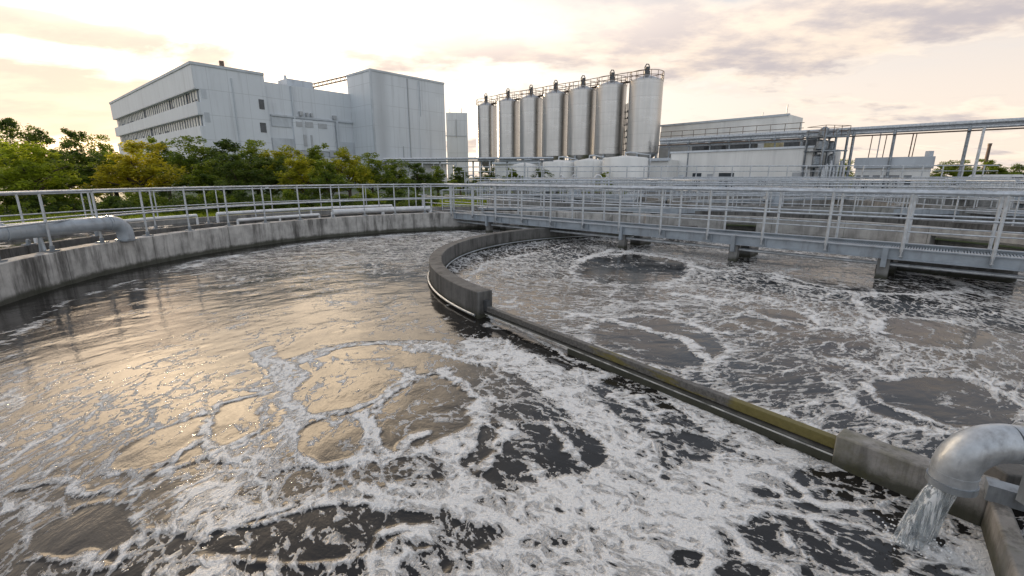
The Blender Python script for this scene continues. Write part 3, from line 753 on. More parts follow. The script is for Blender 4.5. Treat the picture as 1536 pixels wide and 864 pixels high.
# ------------------------------------------------------------------ factory on the left
dL = Vector((-.759,.651)); dR = Vector((.651,.759))
Cn = Vector((-40.2,62.0))
def P2(v): return (v.x, v.y)
def wallbox(mb, o, d, n, s0, s1, z0, z1, depth, mi=0):      # box lying on a wall: origin o, along d, outward n
    a = o+d*s0+n*(depth/2); b_ = o+d*s1+n*(depth/2); mb.seg(P2(a), P2(b_), abs(depth), z0, z1, mi)
t = thing('factory_building', 'large white factory building with two ribbon windows and a slanted roofline, behind the trees', 'building')
LW = 50.0; off = Vector((0,0))
n1 = -dR; n2 = -dL            # outward normals: ribbon face, and long face to the right
# ribbon face with two recessed window bands: built as stacked bands of wall
m = MB(); dep = 8.7
bands = [(.3,8.5),(9.85,11.45),(12.95,16.05)]
for z0, z1 in bands: m.prism([P2(Cn), P2(Cn+dR*dep), P2(Cn+dR*dep+dL*LW), P2(Cn+dL*LW)], z0, z1)
i0 = Cn+dL*.45+dR*.55
for z0, z1 in ((8.5,9.85),(11.45,12.95)): m.prism([P2(Cn+dR*.55), P2(Cn+dR*dep), P2(Cn+dR*dep+dL*LW), P2(Cn+dR*.55+dL*LW)], z0, z1)
m.build('wall', M['white'], t, smooth=0)
for z0, z1 in ((8.5,9.85),(11.45,12.95)):
    m = MB(); wallbox(m, Cn+dR*.55, dL, n1, .6, LW-1.2, z0+.002, z1-.002, .05); w = m.build('window_band', M['glass'], t, smooth=0)
    m = MB(); wallbox(m, Cn+dR*.50, dL, n1, .6, LW-1.2, z0+.003, z0+.09, .12); wallbox(m, Cn+dR*.50, dL, n1, .6, LW-1.2, z1-.09, z1-.003, .12)
    for s in np.arange(.6, LW-1.2, 1.15): wallbox(m, Cn+dR*.50, dL, n1, s, s+.08, z0+.05, z1-.05, .118)
    m.build('window_frame', M['frame'], w, smooth=0)
    for s in np.arange(.6, LW-2.5, 1.15):
        if random.random() < .96:
            m = MB(); wallbox(m, Cn+dR*.50, dL, n1, s+.14, s+.14+random.uniform(.72,.98), z0+random.choice((.1,.1,.1,.4)), z1-.1, .03); m.build('blind', M['blind'], w, smooth=0)
# mid wing
m = MB(); m.prism([P2(Cn+dR*8.7+dL*.5), P2(Cn+dR*26+dL*.5), P2(Cn+dR*26+dL*34), P2(Cn+dR*8.7+dL*34)], .3, 15.1); m.build('wing', M['white'], t, smooth=0)
o = Cn+dL*.5
def deco(name, mat, s0, s1, z0, z1, d, o=o, dd=dR, nn=n2):
    m = MB(); wallbox(m, o, dd, nn, s0, s1, z0, z1, d); return m.build(name, mat, t, smooth=0)
deco('wall_panel', M['panel'], 9.2, 22.0, 10.6, 10.85, .25)
deco('wall_panel', M['panel'], 9.0, 22.3, 5.2, 7.6, .12)
deco('bay', M['white'], 12.2, 18.6, 6.0, 10.4, .35)
deco('wall_panel', M['panel'], 9.2, 12.0, 9.2, 10.4, .12)
deco('duct', M['panel'], 12.4, 12.65, .4, 15.0, .3)
deco('duct', M['panel'], 19.0, 19.4, 5.0, 10.6, .35)
for s0, s1, z0, z1 in ((12.6,13.5,9.4,10.1),(14.0,15.2,9.4,10.2),(16,17.4,9.4,10.1),(13.3,13.8,11.0,11.6),(14.3,14.6,11.0,11.5),(15.0,15.3,11.0,11.5),(18.6,19.2,10.9,11.5),(13.5,14.0,6.6,8.3),(14.6,14.9,6.0,8.3),(11,16.5,5.4,5.9),(17.5,19.0,5.2,6.2)):
    deco('window', M['frame'], s0, s1, z0, z1, .42)
for s0, s1, z0, z1 in ((.7,1.3,11.9,13.0),(7.6,8.3,11.3,12.6),(.7,1.3,9.0,10.2),(7.4,8.2,8.2,9.5)):
    deco('window', M['glass'] if s0 > 2 else M['panel'], s0, s1, z0, z1, .04, Cn)
deco('downpipe', M['panel'], 4.4, 4.55, 1, 14.8, .12, Cn)
p = Cn+dR*3.9+dL*1.0
m = MB(); m.box((p.x,p.y,16.5),(.5,.5,.9),.7); m.build('roof_vent', M['brown'], t)
p = Cn+dR*15+dL*4; m = MB(); m.box((p.x,p.y,15.75),(4,3,1.3),math.atan2(dR.y,dR.x)); m.box((p.x-1.5,p.y,16.4),(.3,.3,1.8)); m.build('roof_plant_room', M['panel'], t)
# parapet trims
for o_, d_, n_, L_, z_ in ((Cn,dL,n1,LW,16.05),(Cn,dR,n2,8.7,16.05)):
    m = MB(); wallbox(m, o_, d_, n_, -.05, L_, z_-.25, z_+.08, .12); m.build('parapet', M['panel'], t, smooth=0)
# tall block
T = Vector((-21.5,74.9)); dRt = Vector((.67,.742)); dLt = Vector((-.742,.67))
t2 = thing('warehouse_block', 'tall plain white block beside the silos, joined to the factory wing', 'building')
t = t2
m = MB(); m.prism([P2(T), P2(T+dRt*14.4), P2(T+dRt*14.4+dLt*7), P2(T+dLt*7)], .3, 17.95); m.build('wall', M['white'], t, smooth=0)
deco('downpipe', M['frame'], 6.6, 6.75, 4.6, 17.6, .14, T, dRt, -dLt)
deco('downpipe', M['panel'], 9.0, 9.1, 12, 17.6, .1, T, dRt, -dLt)
deco('wall_seam', M['panel'], 8.7, 8.76, 4.6, 17.5, .03, T, dRt, -dLt)
deco('downpipe', M['frame'], 5.2, 5.3, 4.6, 7.0, .12, T, dRt, -dLt)
deco('parapet', M['panel'], -.05, 14.45, 17.75, 18.05, .1, T, dRt, -dLt)
deco('parapet', M['panel'], -.05, 7, 17.75, 18.05, .1, T, dLt, -dRt)
m = MB(); m.box((T.x-.02,T.y-.05,9.1),(.28,.28,17.5),R(48)); m.build('added_corner_strip', M['panel'], t)  # grey strip added to mark the corner, as both faces light alike
deco('canopy', M['panel'], .5, 15, 4.3, 4.55, 1.6, T, dRt, -dLt)
m = MB()
for s in np.arange(1,15,2.3):
    q = T+dRt*s-dLt*1.5; m.tube([(q.x,q.y,.3),(q.x,q.y,4.3)], .08, 6)
m.build('canopy_posts', M['galv'], t)
# roof gantry between wing and block
t = thing('roof_gantry', 'thin sloping steel gantry from the factory roof up to the tall block', 'gantry')
a = Vector(at(470,131,88)); b_ = Vector(at(523,119,84)); m = MB()
for dz in (0,.55): m.tube([a+Vector((0,0,dz)), b_+Vector((0,0,dz))], .12, 6)
for k in range(9):
    q = a.lerp(b_, k/8); q2 = a.lerp(b_, min(1,(k+.5)/8)); m.tube([q, q2+Vector((0,0,.55))], .05, 5)
m.build('truss', M['brown'], t); m = MB(); m.tube([a, (a.x,a.y,14.6)], .12, 6); m.build('prop', M['brown'], t)
# small white tower
t = thing('stair_tower', 'small white tower building between the tall block and the silos', 'building')
c = at(683,169,96); m = MB(); m.box((c[0],c[1]+2.5,(c[2]+.3)/2),(4.2,5,c[2]-.3),.1); m.build('wall', M['white'], t, smooth=0)
m = MB(); m.box((c[0]+.1,c[1]-.1,11.5),(.18,.1,3.4),.1); m.build('downpipe', M['frame'], t)
m = MB(); m.box((c[0],c[1]-.05,10.1),(4.3,.1,.15),.1); m.build('wall_seam', M['panel'], t)
m = MB(); m.tube([(c[0]-1.2,c[1]+1,c[2]),(c[0]-1.2,c[1]+1,c[2]+.9)],.06,5); m.tube([(c[0]+1.1,c[1]+1,c[2]),(c[0]+1.1,c[1]+1,c[2]+1)],.06,5); m.build('roof_mast', M['frame'], t)

# ------------------------------------------------------------------ silos
SH = 8.3; SZ = 5.0
def make_silo():
    t = thing('silo', '', 'silo')
    prof = [(1.9,0),(1.9,.02)]+[(1.9,SH*k/12) for k in range(1,13)]+[(1.93,SH),(1.93,SH+.08),(1.86,SH+.14),(.4,SH+.75),(.38,SH+.8)]
    m = MB(); m.lathe(prof, n=48); m.build('shell', M['silo'], t)
    m = MB(); m.lathe([(.22,-1.9),(.28,-1.6),(1.86,-.02)], n=32); m.build('hopper', M['silo'], t)
    for k in range(4):
        a = PI/4+k*PI/2; m = MB(); m.box((1.7*math.cos(a),1.7*math.sin(a),-2.35),(.22,.22,4.7),a); m.build('leg', M['galv_dark'], t)
    m = MB(); m.lathe([(.34,SH+.78),(.34,SH+1.25),(.2,SH+1.4),(.2,SH+1.75)], n=14); m.build('vent_stack', M['darkmetal'], t)
    m = MB(); m.tube([(-.22,0,SH+1.2),(-.3,0,SH+1.7),(-.12,0,SH+2.05),(.15,0,SH+2.05),(.28,0,SH+1.7),(.22,0,SH+1.2)], .07, 6); m.build('vent_hoop', M['darkmetal'], t)
    m = MB()
    for z in (.55,1.05): m.tube([(1.9*math.cos(a),1.9*math.sin(a),SH+z) for a in np.linspace(0,2*PI,33)[:-1]], .035, 5, closed=True)
    for a in np.linspace(0,2*PI,15)[:-1]: m.tube([(1.9*math.cos(a),1.9*math.sin(a),SH),(1.9*math.cos(a),1.9*math.sin(a),SH+1.05)], .032, 5)
    m.build('guard_rail', M['brown'], t)
    m = MB()
    for dy in (-.2,.2): m.tube([(1.98,dy,-4.6),(1.98,dy,SH+1.0)], .035, 5)
    for z in np.arange(-4.5,SH+1,.4): m.tube([(1.98,-.2,z),(1.98,.2,z)], .02, 4)
    m.build('ladder', M['galv_dark'], t)
    return t
S = [(729,160.6,29.3),(762,154.3,32),(796.5,149.7,33.5),(833.3,143.7,37),(874.2,138,41.2),(917.5,131,43.5),(969.6,123.6,48)]
ordn = ['smallest-looking steel silo at the left end of the row, next to the white stair tower','steel silo second from the left end of the row','steel silo third from the left end of the row','steel silo in the exact middle of the row of seven','steel silo third from the right end of the row','steel silo second from the right end of the row, before the dark gap','biggest-looking steel silo at the right end of the row, with its hopper cone in view']
proto = make_silo(); spos = []
for k, (px, py, wd) in enumerate(S):
    r = ray(px, py); Y = (SZ+SH-EYE)/(r[2]/r[1]); x = r[0]/r[1]*Y
    o = proto if k == 0 else copy_tree(proto)
    o.location = (x,Y,SZ); sc = wd/FOC*(Y/1.055)/3.8; o.scale = (sc,sc,1); o['label'] = ordn[k]; o['group'] = 'steel silos in a row'; o.rotation_euler = (0,0,R(12))
    spos.append(Vector((x,Y,0)))
t = thing('silo_catwalk', 'thin brown catwalk with handrails linking the silo tops', 'catwalk')
m = MB(); top = [(p.x,p.y+.9,SZ+SH+.55) for p in spos]
for dz in (0,.55,1.05): m.tube([(x,y,z+dz) for x,y,z in top], .045, 5)
for p, a in along(top, 1.4): m.tube([p, p+Vector((0,0,1.05))], .03, 5)
m.build('handrail', M['brown'], t); m = MB()
for i in range(6): m.seg(top[i][:2], top[i+1][:2], .7, SZ+SH+.42, SZ+SH+.5)
m.build('deck', M['brown'], t)
# dark ladder frame between the last two silos
c = at(942,200,63); t = thing('lattice_tower', 'dark lattice ladder tower in the gap beside the last silo', 'tower', (c[0],c[1],.3)); m = MB()
for sx in (-.35,.35):
    for sy in (-.35,.35): m.tube([(sx,sy,0),(sx,sy,11)], .06, 5)
m.build('frame', M['darkmetal'], t); m = MB()
for z in np.arange(.4,10.6,.8):
    m.tube([(-.35,-.35,z),(.35,-.35,z+.8)], .05, 4); m.box((0,0,z),(.75,.75,.06))
m.build('bracing', M['darkmetal'], t)
# base buildings and tanks below the silos
t = thing('silo_base_building', 'long low white building with doors and pipes under the silos', 'building')
a = at(742,240,66); b_ = at(1003,236,52); d = (Vector(b_[:2])-Vector(a[:2])); L = d.length; d.normalize(); n = Vector((d.y,-d.x))
m = MB(); A_ = Vector(a[:2]); m.prism([P2(A_), P2(A_+d*L), P2(A_+d*L-n*6), P2(A_-n*6)], .3, 3.95); m.build('wall', M['white2'], t, smooth=0)
for s, wd, z0, z1, mt in ((2,1.6,.4,2.4,'glass'),(5.5,1.0,1.2,2.4,'glass'),(8.2,1.8,.4,2.6,'frame'),(11.5,1.1,1.2,2.6,'glass'),(14.6,1.4,.4,2.7,'darkmetal'),(17.6,1.2,1.3,2.5,'frame'),(20.5,.9,.4,2.5,'frame'),(22.3,.8,.6,1.6,'glass')):
    if s+wd < L:
        m = MB(); wallbox(m, A_, d, n, s, s+wd, z0, z1, .06); m.build('door' if z0 < .5 else 'window', M[mt], t, smooth=0)
m = MB(); wallbox(m, A_, d, n, -.2, L+.2, 3.8, 4.1, .4); m.build('roof_edge', M['panel'], t, smooth=0)
for px, py, Y, r_, lab in ((787,247,58,1.5,'squat white tank under the third silo'),(838,243,56,1.9,'squat white tank under the middle silo'),(884,241,54,1.7,'squat white tank under the fifth silo'),(938,237,51,2.4,'widest squat white tank under the last two silos')):
    c = at(px,py,Y); t = thing('storage_tank', lab, 'tank', (c[0],c[1],.3)); h = c[2]-.3
    m = MB(); m.lathe([(r_,0),(r_,h*.97),(r_*.97,h),(.2,h+.25)], n=28); m.build('shell', M['white2'], t)
    m = MB(); m.tube([(0,0,h+.2),(0,0,h+.55),(.5,0,h+.6),(r_+.25,0,h+.3),(r_+.25,0,.5)], .09, 8); m.build('pipe', M['galv'], t)
c = at(993,240,58); t = thing('plant_box', 'grey box below the right-end silo', 'plant box', (c[0],c[1],.3)); m = MB(); m.box((0,0,1.9),(2.4,2.4,3.8)); m.build('casing', M['panel'], t); m = MB(); m.box((0,-1.23,1.2),(1.2,.06,1.8)); m.build('louvre', M['frame'], t)

# pipe rack in front of the silos
t = thing('pipe_rack', 'grey pipe rack on many thin posts running in front of the silo bases', 'pipe rack')
a = Vector(at(575,240,50)); b_ = Vector(at(830,240,47)); a.z = b_.z = 3.9
m = MB()
for dy, dz, r_ in ((0,0,.11),(.4,.02,.07),(.8,.0,.09),(0,-.28,.05)): m.tube([a+Vector((0,dy,dz)), b_+Vector((0,dy,dz))], r_, 8)
m.build('pipe_run', M['galv'], t); m = MB(); m.seg((a.x,a.y+.4),(b_.x,b_.y+.4),1.2,3.66,3.72); m.build('tray', M['galv_dark'], t)
me, plm = post_mesh(3.4, .085, .3)
for k in range(10):
    q = a.lerp(b_, (k+.4)/10); o = bpy.data.objects.new('post', me); COL.objects.link(o); o.parent = t; o.location = (q.x,q.y+(k%2)*.7,.3)
t = thing('pipe_rack', 'lower long thin pipe rail on posts before the white buildings, spanning to the right', 'pipe rack')
a = Vector(at(690,254,43)); b_ = Vector(at(1500,244,37)); a.z = b_.z = 2.95
m = MB(); m.tube([a,b_], .045, 6); m.tube([a-Vector((0,0,.42)),b_-Vector((0,0,.42))], .03, 6); m.build('pipe_run', M['galv'], t)
me, plm = post_mesh(2.65, .05, .3)
for k in range(30):
    q = a.lerp(b_, (k+.3)/30); o = bpy.data.objects.new('post', me); COL.objects.link(o); o.parent = t; o.location = (q.x,q.y,.3)
# pump skids with curled pipes below the silos
kinds = [(700,52),(742,50),(775,49),(806,48),(846,47),(868,47),(905,46)]
for k, (px, Y) in enumerate(kinds):
    g = at(px,270,Y); lab = ['blue-grey pump skid with curled pipes, left end of the row before the trees','pump skid with curled pipes under the first silo','pump skid with curled pipes under the second silo','pump skid with curled pipes under the third silo','pump skid with curled pipes under the middle silo','pump skid with curled pipes under the fifth silo','pump skid with curled pipes under the sixth silo, right end of the row'][k]
    t = thing('pump_skid', lab, 'pump skid', (g[0],Y,.3), k*.5, 'pump skids below the silos')
    m = MB(); m.box((0,0,.12),(1.6,.9,.2)); m.build('base', M['galv_dark'], t)
    m = MB(); m.lathe([(.32,.2),(.34,.3),(.34,.9),(.25,1.05)], n=14); m.build('pump', M['galv'], t)
    m = MB(); m.tube([(.1,0,.9),(.1,0,1.6),(.3,0,1.9),(.6,0,1.95),(.85,0,1.7),(.85,0,.3)], .08, 8); m.tube([(-.5,.1,.2),(-.5,.1,1.5),(-.3,.1,1.75),(0,.1,1.5)], .06, 8); m.build('curled_pipe', M['whitepipe'], t)

# ------------------------------------------------------------------ process buildings on the right
t = thing('process_building', 'low white process building with small windows right of the silos', 'building')
A_ = Vector((18.7,55.8)); Bv = Vector((28.5,45.0)); d = (Bv-A_); L = d.length; d.normalize(); n = Vector((d.y,-d.x)); n = n if n.y < 0 else -n
m = MB(); m.prism([P2(A_), P2(Bv), P2(Bv-n*9), P2(A_-n*9)], .3, 4.86); m.build('wall', M['white2'], t, smooth=0)
for s, wd, z0, z1, mt in ((1.1,.7,.4,2.3,'white'),(2.9,1.0,.9,2.5,'glass'),(4.6,.6,1.4,2.4,'frame'),(5.9,1.6,.9,2.5,'glass'),(8.2,1.5,1.5,1.9,'frame'),(10.0,.8,1.2,2.1,'glass'),(12.2,.9,1.4,2.1,'glass'),(13.1,1.3,2.0,2.5,'frame')):
    if s+wd < L:
        m = MB(); wallbox(m, A_, d, n, s, s+wd, z0, z1, .08); w = m.build('door' if z0 < .5 else 'window', M[mt], t, smooth=0)
        m = MB(); wallbox(m, A_, d, n, s-.08, s+wd+.08, z0-.1, z0-.003, .16); m.build('sill', M['frame'], w, smooth=0)
m = MB(); wallbox(m, A_, d, n, -.1, L+.1, 4.75, 4.95, .15); m.build('parapet', M['white'], t, smooth=0)
m = MB(); q = Bv-n*2+d*.1; m.box((q.x,q.y,3.6),(.15,.3,1.3),0); m.build('wall_lamp', M['frame'], t)
t = thing('rear_hall', 'long white hall with flat roof behind the low process building', 'building')
A2 = Vector((20.7,66.7)); B2 = Vector((31.5,55.0)); d2 = (B2-A2); L2 = d2.length; d2.normalize(); n2_ = Vector((d2.y,-d2.x)); n2_ = n2_ if n2_.y < 0 else -n2_
m = MB(); m.prism([P2(A2), P2(B2), P2(B2-n2_*5), P2(A2-n2_*5)], .3, 9.0); m.build('wall', M['white2'], t, smooth=0)
m = MB(); wallbox(m, A2, d2, n2_, 0, L2-.3, 3, 6.1, .2); m.build('dark_bay', M['frame'], t, smooth=0)
m = MB(); wallbox(m, A2, d2, n2_, -.1, L2+.1, 8.85, 9.08, .12); m.build('parapet', M['panel'], t, smooth=0)
for s, h in ((L2-.6,1.2),(L2-3.2,.6)):
    q = A2+d2*s-n2_*1; m = MB(); m.tube([(q.x,q.y,9),(q.x,q.y,9+h)], .06, 5); m.build('roof_mast', M['frame'], t)
# roof machines on the low building
rng = random.Random(5)
labs = ['dark duct unit on the low white roof, nearest the right-end silo','second dark machine from the silo on the low white roof','third machine on the low white roof, squat and dark','fourth machine on the low white roof, mid length','yellowish machine near the middle of the low white roof','grey roof machine right of the yellowish one','dark roof machine at the right end of the low white roof']
for k, lab in enumerate(labs):
    s = 1.2+k*2.0; q = A_+d*s-n*rng.uniform(3.5,5.5); t = thing('roof_machine', lab, 'roof machine', (q.x,q.y,4.86), math.atan2(d.y,d.x), 'machines on the low white roof')
    m = MB(); h = rng.uniform(.8,1.3); m.box((0,0,h/2),(1.5,1.4,h)); m.build('casing', M['darkmetal'] if k != 4 else plain('ochre_metal',(.34,.30,.16),.5,.1), t)
    m = MB(); m.lathe([(.4,h),(.4,h+.25),(.3,h+.3)], n=12); m.tube([(.6,-.5,h),(.6,-.5,h+.5),(1.2,-.5,h+.5)], .12, 8); m.build('fan_duct', M['galv_dark'], t)
# long elevated pipe bridge
t = thing('pipe_bridge', 'elevated pipe bridge on tall posts running from the silos across to the right edge', 'pipe bridge')
PZ = 6.1
a = at(985,214,58); sl = lambda px,py: ray(px,py)[2]/ray(px,py)[1]
Yr = (PZ-EYE)/sl(1536,184); xr_ = ray(1536,184)[0]/ray(1536,184)[1]*Yr
Yl = (PZ-EYE)/sl(990,213); xl_ = ray(990,213)[0]/ray(990,213)[1]*Yl
a = Vector((xl_,Yl,PZ)); b_ = Vector((xr_,Yr,PZ)); e_ = b_+(b_-a)*.35
dd = (b_-a).normalized(); nn = Vector((dd.y,-dd.x,0)); nn = nn if nn.y < 0 else -nn
for off_, dz, r_ in ((0,.22,.17),(.1,-.12,.15),(-.35,-.42,.06),(.7,.1,.12)):
    m = MB(); m.tube([a-nn*off_+Vector((0,0,dz)), e_-nn*off_+Vector((0,0,dz))], r_, 10); m.build('pipe', M['galv'] if r_ > .1 else M['brown'], t)
mid = a.lerp(b_, .50)
m = MB(); m.seg((a.x-nn.x*.4,a.y-nn.y*.4),(mid.x-nn.x*.4,mid.y-nn.y*.4),1.0,PZ-.62,PZ-.42); 
m.build('tray', M['galv_dark'], t)
m = MB()
for z in (.6,1.1): m.tube([a+Vector((0,0,z)), mid+Vector((0,0,z))], .03, 5)
for p, ang_ in along([a,mid], 1.3): m.tube([p, p+Vector((0,0,1.1))], .028, 5)
m.build('handrail', M['brown'], t)
for k, f in enumerate((.04,.12,.2,.27,.34,.42,.5,.64,.74,.9,1.12)):
    p = a.lerp(b_, f); z0 = .3 if f >= .5 else 4.8
    if f < .18: z0 = .3
    m = MB(); m.tube([(p.x,p.y,z0),(p.x,p.y,PZ)], .12 if f >= .5 else .08, 8); m.box((p.x,p.y,PZ-.35),(.9,.2,.14), math.atan2(nn.y,nn.x)); m.build('post', M['galv_dark'], t)
for px0, py0, px1, py1, r_ in ((1309,203,1302,237,.04),(1371,198,1365,232,.05),(1376,198,1369,230,.04),(1331,200,1328,236,.04)):
    fpar = (px0-990)/(1536-990); Yg = a.y+(b_.y-a.y)*min(1,fpar*.72+.18)
    p = at(px0,py0,Yg); m = MB(); m.tube([(p[0],p[1],PZ-.2),(p[0]-.05,p[1],PZ-2.4),(p[0],p[1],3.4)], r_, 6); m.build('drop_pipe', M['brown'], t)
# process tower at the corner of the low building
c = at(1238,225,44.5); t = thing('process_tower', 'cluttered steel process tower with pipes at the right end of the low white building', 'tower', (c[0],c[1],.3), R(10)); t.scale = (1,1,.84)
m = MB()
for sx in (-1.2,0,1.2):
    for sy in (-1.0,1.0): m.box((sx,sy,3.6),(.14,.14,7.2))
for z in (3.2,4.9,6.4): 
    for sy in (-1,1): m.box((0,sy,z),(2.7,.12,.16))
    m.box((0,0,z),(2.5,1.9,.07))
m.build('frame', M['galv_dark'], t)
for sx, sy, r_, z0, z1 in ((-.6,-.2,.5,4.95,6.1),(.6,.1,.42,4.95,6.0),(-.2,.2,.35,6.45,7.5),(.6,-.2,.3,3.3,4.6),(-.7,.1,.35,3.3,4.5)):
    m = MB(); m.lathe([(r_*.5,z0),(r_,z0+.15),(r_,z1-.2),(r_*.4,z1)], (sx,sy,0), 14); m.build('vessel', M['galv_dark'], t)
for k in range(7):
    x = -1.1+k*.37; m = MB(); m.tube([(x,-1.25,.0),(x,-1.25,2.8+.35*(k%3)),(x+.2,-1.0,3.1+.35*(k%3))], .11, 8); m.build('riser_pipe', M['galv'], t)
m = MB()
for z in (7.0,7.5):
    m.tube([(-1.3,-1.05,z),(1.3,-1.05,z),(1.3,1.05,z),(-1.3,1.05,z)], .03, 5, closed=True)
for x in (-1.3,-.4,.4,1.3): m.tube([(x,-1.05,6.4),(x,-1.05,7.5)], .03, 5)
m.build('guard_rail', M['brown'], t)
# tank behind corner
for px, w_ in ((1253,.45),(1243,.4)):
    c = at(px,232,47); t = thing('column_tank', 'slim pale column tank beside the process tower, %s of the pair' % ('right-hand' if px > 1250 else 'left-hand'), 'tank', (c[0],c[1],.3)); m = MB(); m.lathe([(w_,0),(w_,4.1),(w_*.6,4.4)], n=16); m.build('shell', M['white2'], t); m = MB(); m.lathe([(w_*1.04,1.9),(w_*1.04,2.0)], n=16); m.build('band', M['frame'], t)
# small building right
t = thing('control_building', 'small flat-roofed grey white building with five windows at the right', 'building')
A_ = Vector(at(1286,239,44)[:2]); Bv = Vector(at(1400,235,40.5)[:2]); d = Bv-A_; L = d.length; d.normalize(); n = Vector((d.y,-d.x)); n = n if n.y < 0 else -n
m = MB(); m.prism([P2(A_), P2(Bv), P2(Bv-n*6), P2(A_-n*6)], .3, 3.0); m.build('wall', M['white2'], t, smooth=0)
m = MB(); m.prism([P2(A_-d*.15+n*.25), P2(Bv+d*.15+n*.25), P2(Bv+d*.15-n*6.2), P2(A_-d*.15-n*6.2)], 2.85, 3.78); m.build('roof_fascia', M['panel'], t, smooth=0)
for f0, f1, z0 in ((.03,.09,.5),(.12,.21,1.0),(.26,.36,1.2),(.41,.62,1.0),(.68,.78,1.2)):
    m = MB(); wallbox(m, A_, d, n, f0*L, f1*L, z0, 2.2, .05); w = m.build('window', M['glass'], t, smooth=0)
    m = MB(); wallbox(m, A_, d, n, f0*L-.08, f1*L+.08, z0-.12, z0-.004, .14); m.build('sill', M['panel'], w, smooth=0)
q = Bv-d*.3-n*.6; m = MB(); m.box((q.x,q.y,4.0),(.4,.4,.5)); m.build('roof_vent', M['panel'], t)
q = A_.lerp(Bv,.25)-n*1.2; m = MB(); m.tube([(q.x,q.y,3.7),(q.x,q.y,6.5)], .05, 5); m.build('mast', M['frame'], t)
t = thing('parked_van', 'pale van parked beyond the railings at the far right', 'van', at(1503,262,39)[:2]+(.3,), R(-12))
m = MB(); m.prism([(-1.9,.4),(-1.9,1.75),(-1.7,1.95),(.9,1.95),(1.5,1.2),(2.0,1.05),(2.05,.4)], -.85, .85); m.v = [(x,z,y) for x,y,z in m.v]; m.build('body', M['white2'], t, bevel=.05)
m = MB(); m.prism([(.15,1.15),(.15,1.75),(.85,1.75),(1.35,1.2)], -.86, .86); m.v = [(x,z,y) for x,y,z in m.v]; m.build('window', M['glass'], t)
for x in (-1.2,1.2):
    for y in (-.78,.78): m = MB(); m.tube([(x,y-.1,.33),(x,y+.1,.33)], .33, 16); m.build('wheel', M['asphalt'], t)
c = at(1485,216,60); t = thing('chimney', 'thin dark chimney rising behind the right-hand trees', 'chimney', (c[0],60,.3)); m = MB(); m.lathe([(.24,0),(.17,c[2]-.6),(.2,c[2]-.5),(.2,c[2]-.3)], n=14); m.build('stack', M['wood'], t); m = MB(); m.lathe([(.22,c[2]-.3),(.22,c[2]-.22)], n=14); m.build('cap', M['darkmetal'], t)
c = at(1477,190,37); t = thing('lamp_post', 'tall grey post standing beyond the railings near the right edge', 'post', (c[0],c[1],.3)); m = MB(); m.tube([(0,0,0),(0,0,c[2]-.3)], [.11,.09], 8); m.build('pole', M['galv'], t); m = MB(); m.box((0,0,.03),(.4,.4,.06)); m.build('base_plate', M['galv_dark'], t)

# ------------------------------------------------------------------ trees
LM = [leaf_mat('leaf_bright', (.13,.17,.012), (.27,.32,.022), .6), leaf_mat('leaf_yellow', (.19,.175,.010), (.37,.33,.018), .6),
      leaf_mat('leaf_dark', (.042,.075,.013), (.12,.16,.022), .6), leaf_mat('leaf_mid', (.08,.125,.012), (.20,.24,.02), .6), leaf_mat('leaf_lime', (.15,.18,.010), (.36,.34,.02), .6)]
def leaf_cloud(centres, radii, n_each, size, rng, flat=.75):
    n = len(centres)*n_each
    c = np.repeat(np.array(centres), n_each, 0); r = np.repeat(np.array(radii), n_each)[:,None]
    d = rng.normal(size=(n,3)); d /= np.linalg.norm(d,axis=1)[:,None]; d[:,2] *= flat
    p = c + d*r*(rng.random((n,1))**.45)
    a = rng.normal(size=(n,3)); a[:,2] *= .5; a /= np.linalg.norm(a,axis=1)[:,None]
    b_ = np.cross(a, rng.normal(size=(n,3))); b_ /= np.linalg.norm(b_,axis=1)[:,None]
    s = size*(.6+.8*rng.random((n,1)))
    v = np.stack([p-a*s, p-b_*s*.42, p+a*s, p+b_*s*.42], 1).reshape(-1,3)
    return v
def cloud_mesh(name, v, mat):
    me = bpy.data.meshes.new(name); n = len(v)//4
    me.vertices.add(len(v)); me.vertices.foreach_set('co', v.astype(np.float32).ravel())
    me.loops.add(n*4); me.loops.foreach_set('vertex_index', np.arange(n*4,dtype=np.int32))
    me.polygons.add(n); me.polygons.foreach_set('loop_start', np.arange(0,n*4,4,dtype=np.int32)); me.update(calc_edges=True)
    me.materials.append(mat); return me
def tree_mesh(seed, mat):           # unit tree, height about 1, crown radius about .42
    rng = np.random.default_rng(seed); rd = random.Random(seed); m = MB(); cs = []; rs = []
    th = .24; m.tube([(0,0,0),(.01,.005,.1),(.0,.01,th),(.02,0,.42)], [.032,.025,.02,.012], 8)
    nl = 11
    for k in range(nl):
        a = k*2.4+rd.uniform(-.4,.4); z0 = th*.75+.3*k/nl; rr = rd.uniform(.24,.42)*(1-.45*k/nl); z1 = z0+rd.uniform(.12,.30)
        e = (rr*math.cos(a), rr*math.sin(a), z1); mm = (e[0]*.5, e[1]*.5, z0+(z1-z0)*.65)
        m.tube([(0,0,z0), mm, e], [.013,.009,.004], 6)
        for q in range(5):
            f = rd.uniform(.45,1.15); cs.append((e[0]*f+rd.uniform(-.09,.09), e[1]*f+rd.uniform(-.09,.09), z0+(z1-z0)*f+rd.uniform(-.03,.10))); rs.append(rd.uniform(.05,.11))
    for q in range(16):
        a = rd.uniform(0,2*PI); r_ = rd.uniform(0,.2); cs.append((r_*math.cos(a), r_*math.sin(a), rd.uniform(.6,.93))); rs.append(rd.uniform(.05,.10))
    for q in range(10):
        a = rd.uniform(0,2*PI); r_ = rd.uniform(.2,.4); cs.append((r_*math.cos(a), r_*math.sin(a), rd.uniform(.2,.5))); rs.append(rd.uniform(.05,.09))
    o = m.build('trunk', M['bark']); tm = o.data; bpy.data.objects.remove(o)
    return tm, cloud_mesh('crown', leaf_cloud(cs, rs, 105, .018, rng), mat)
TV = {}
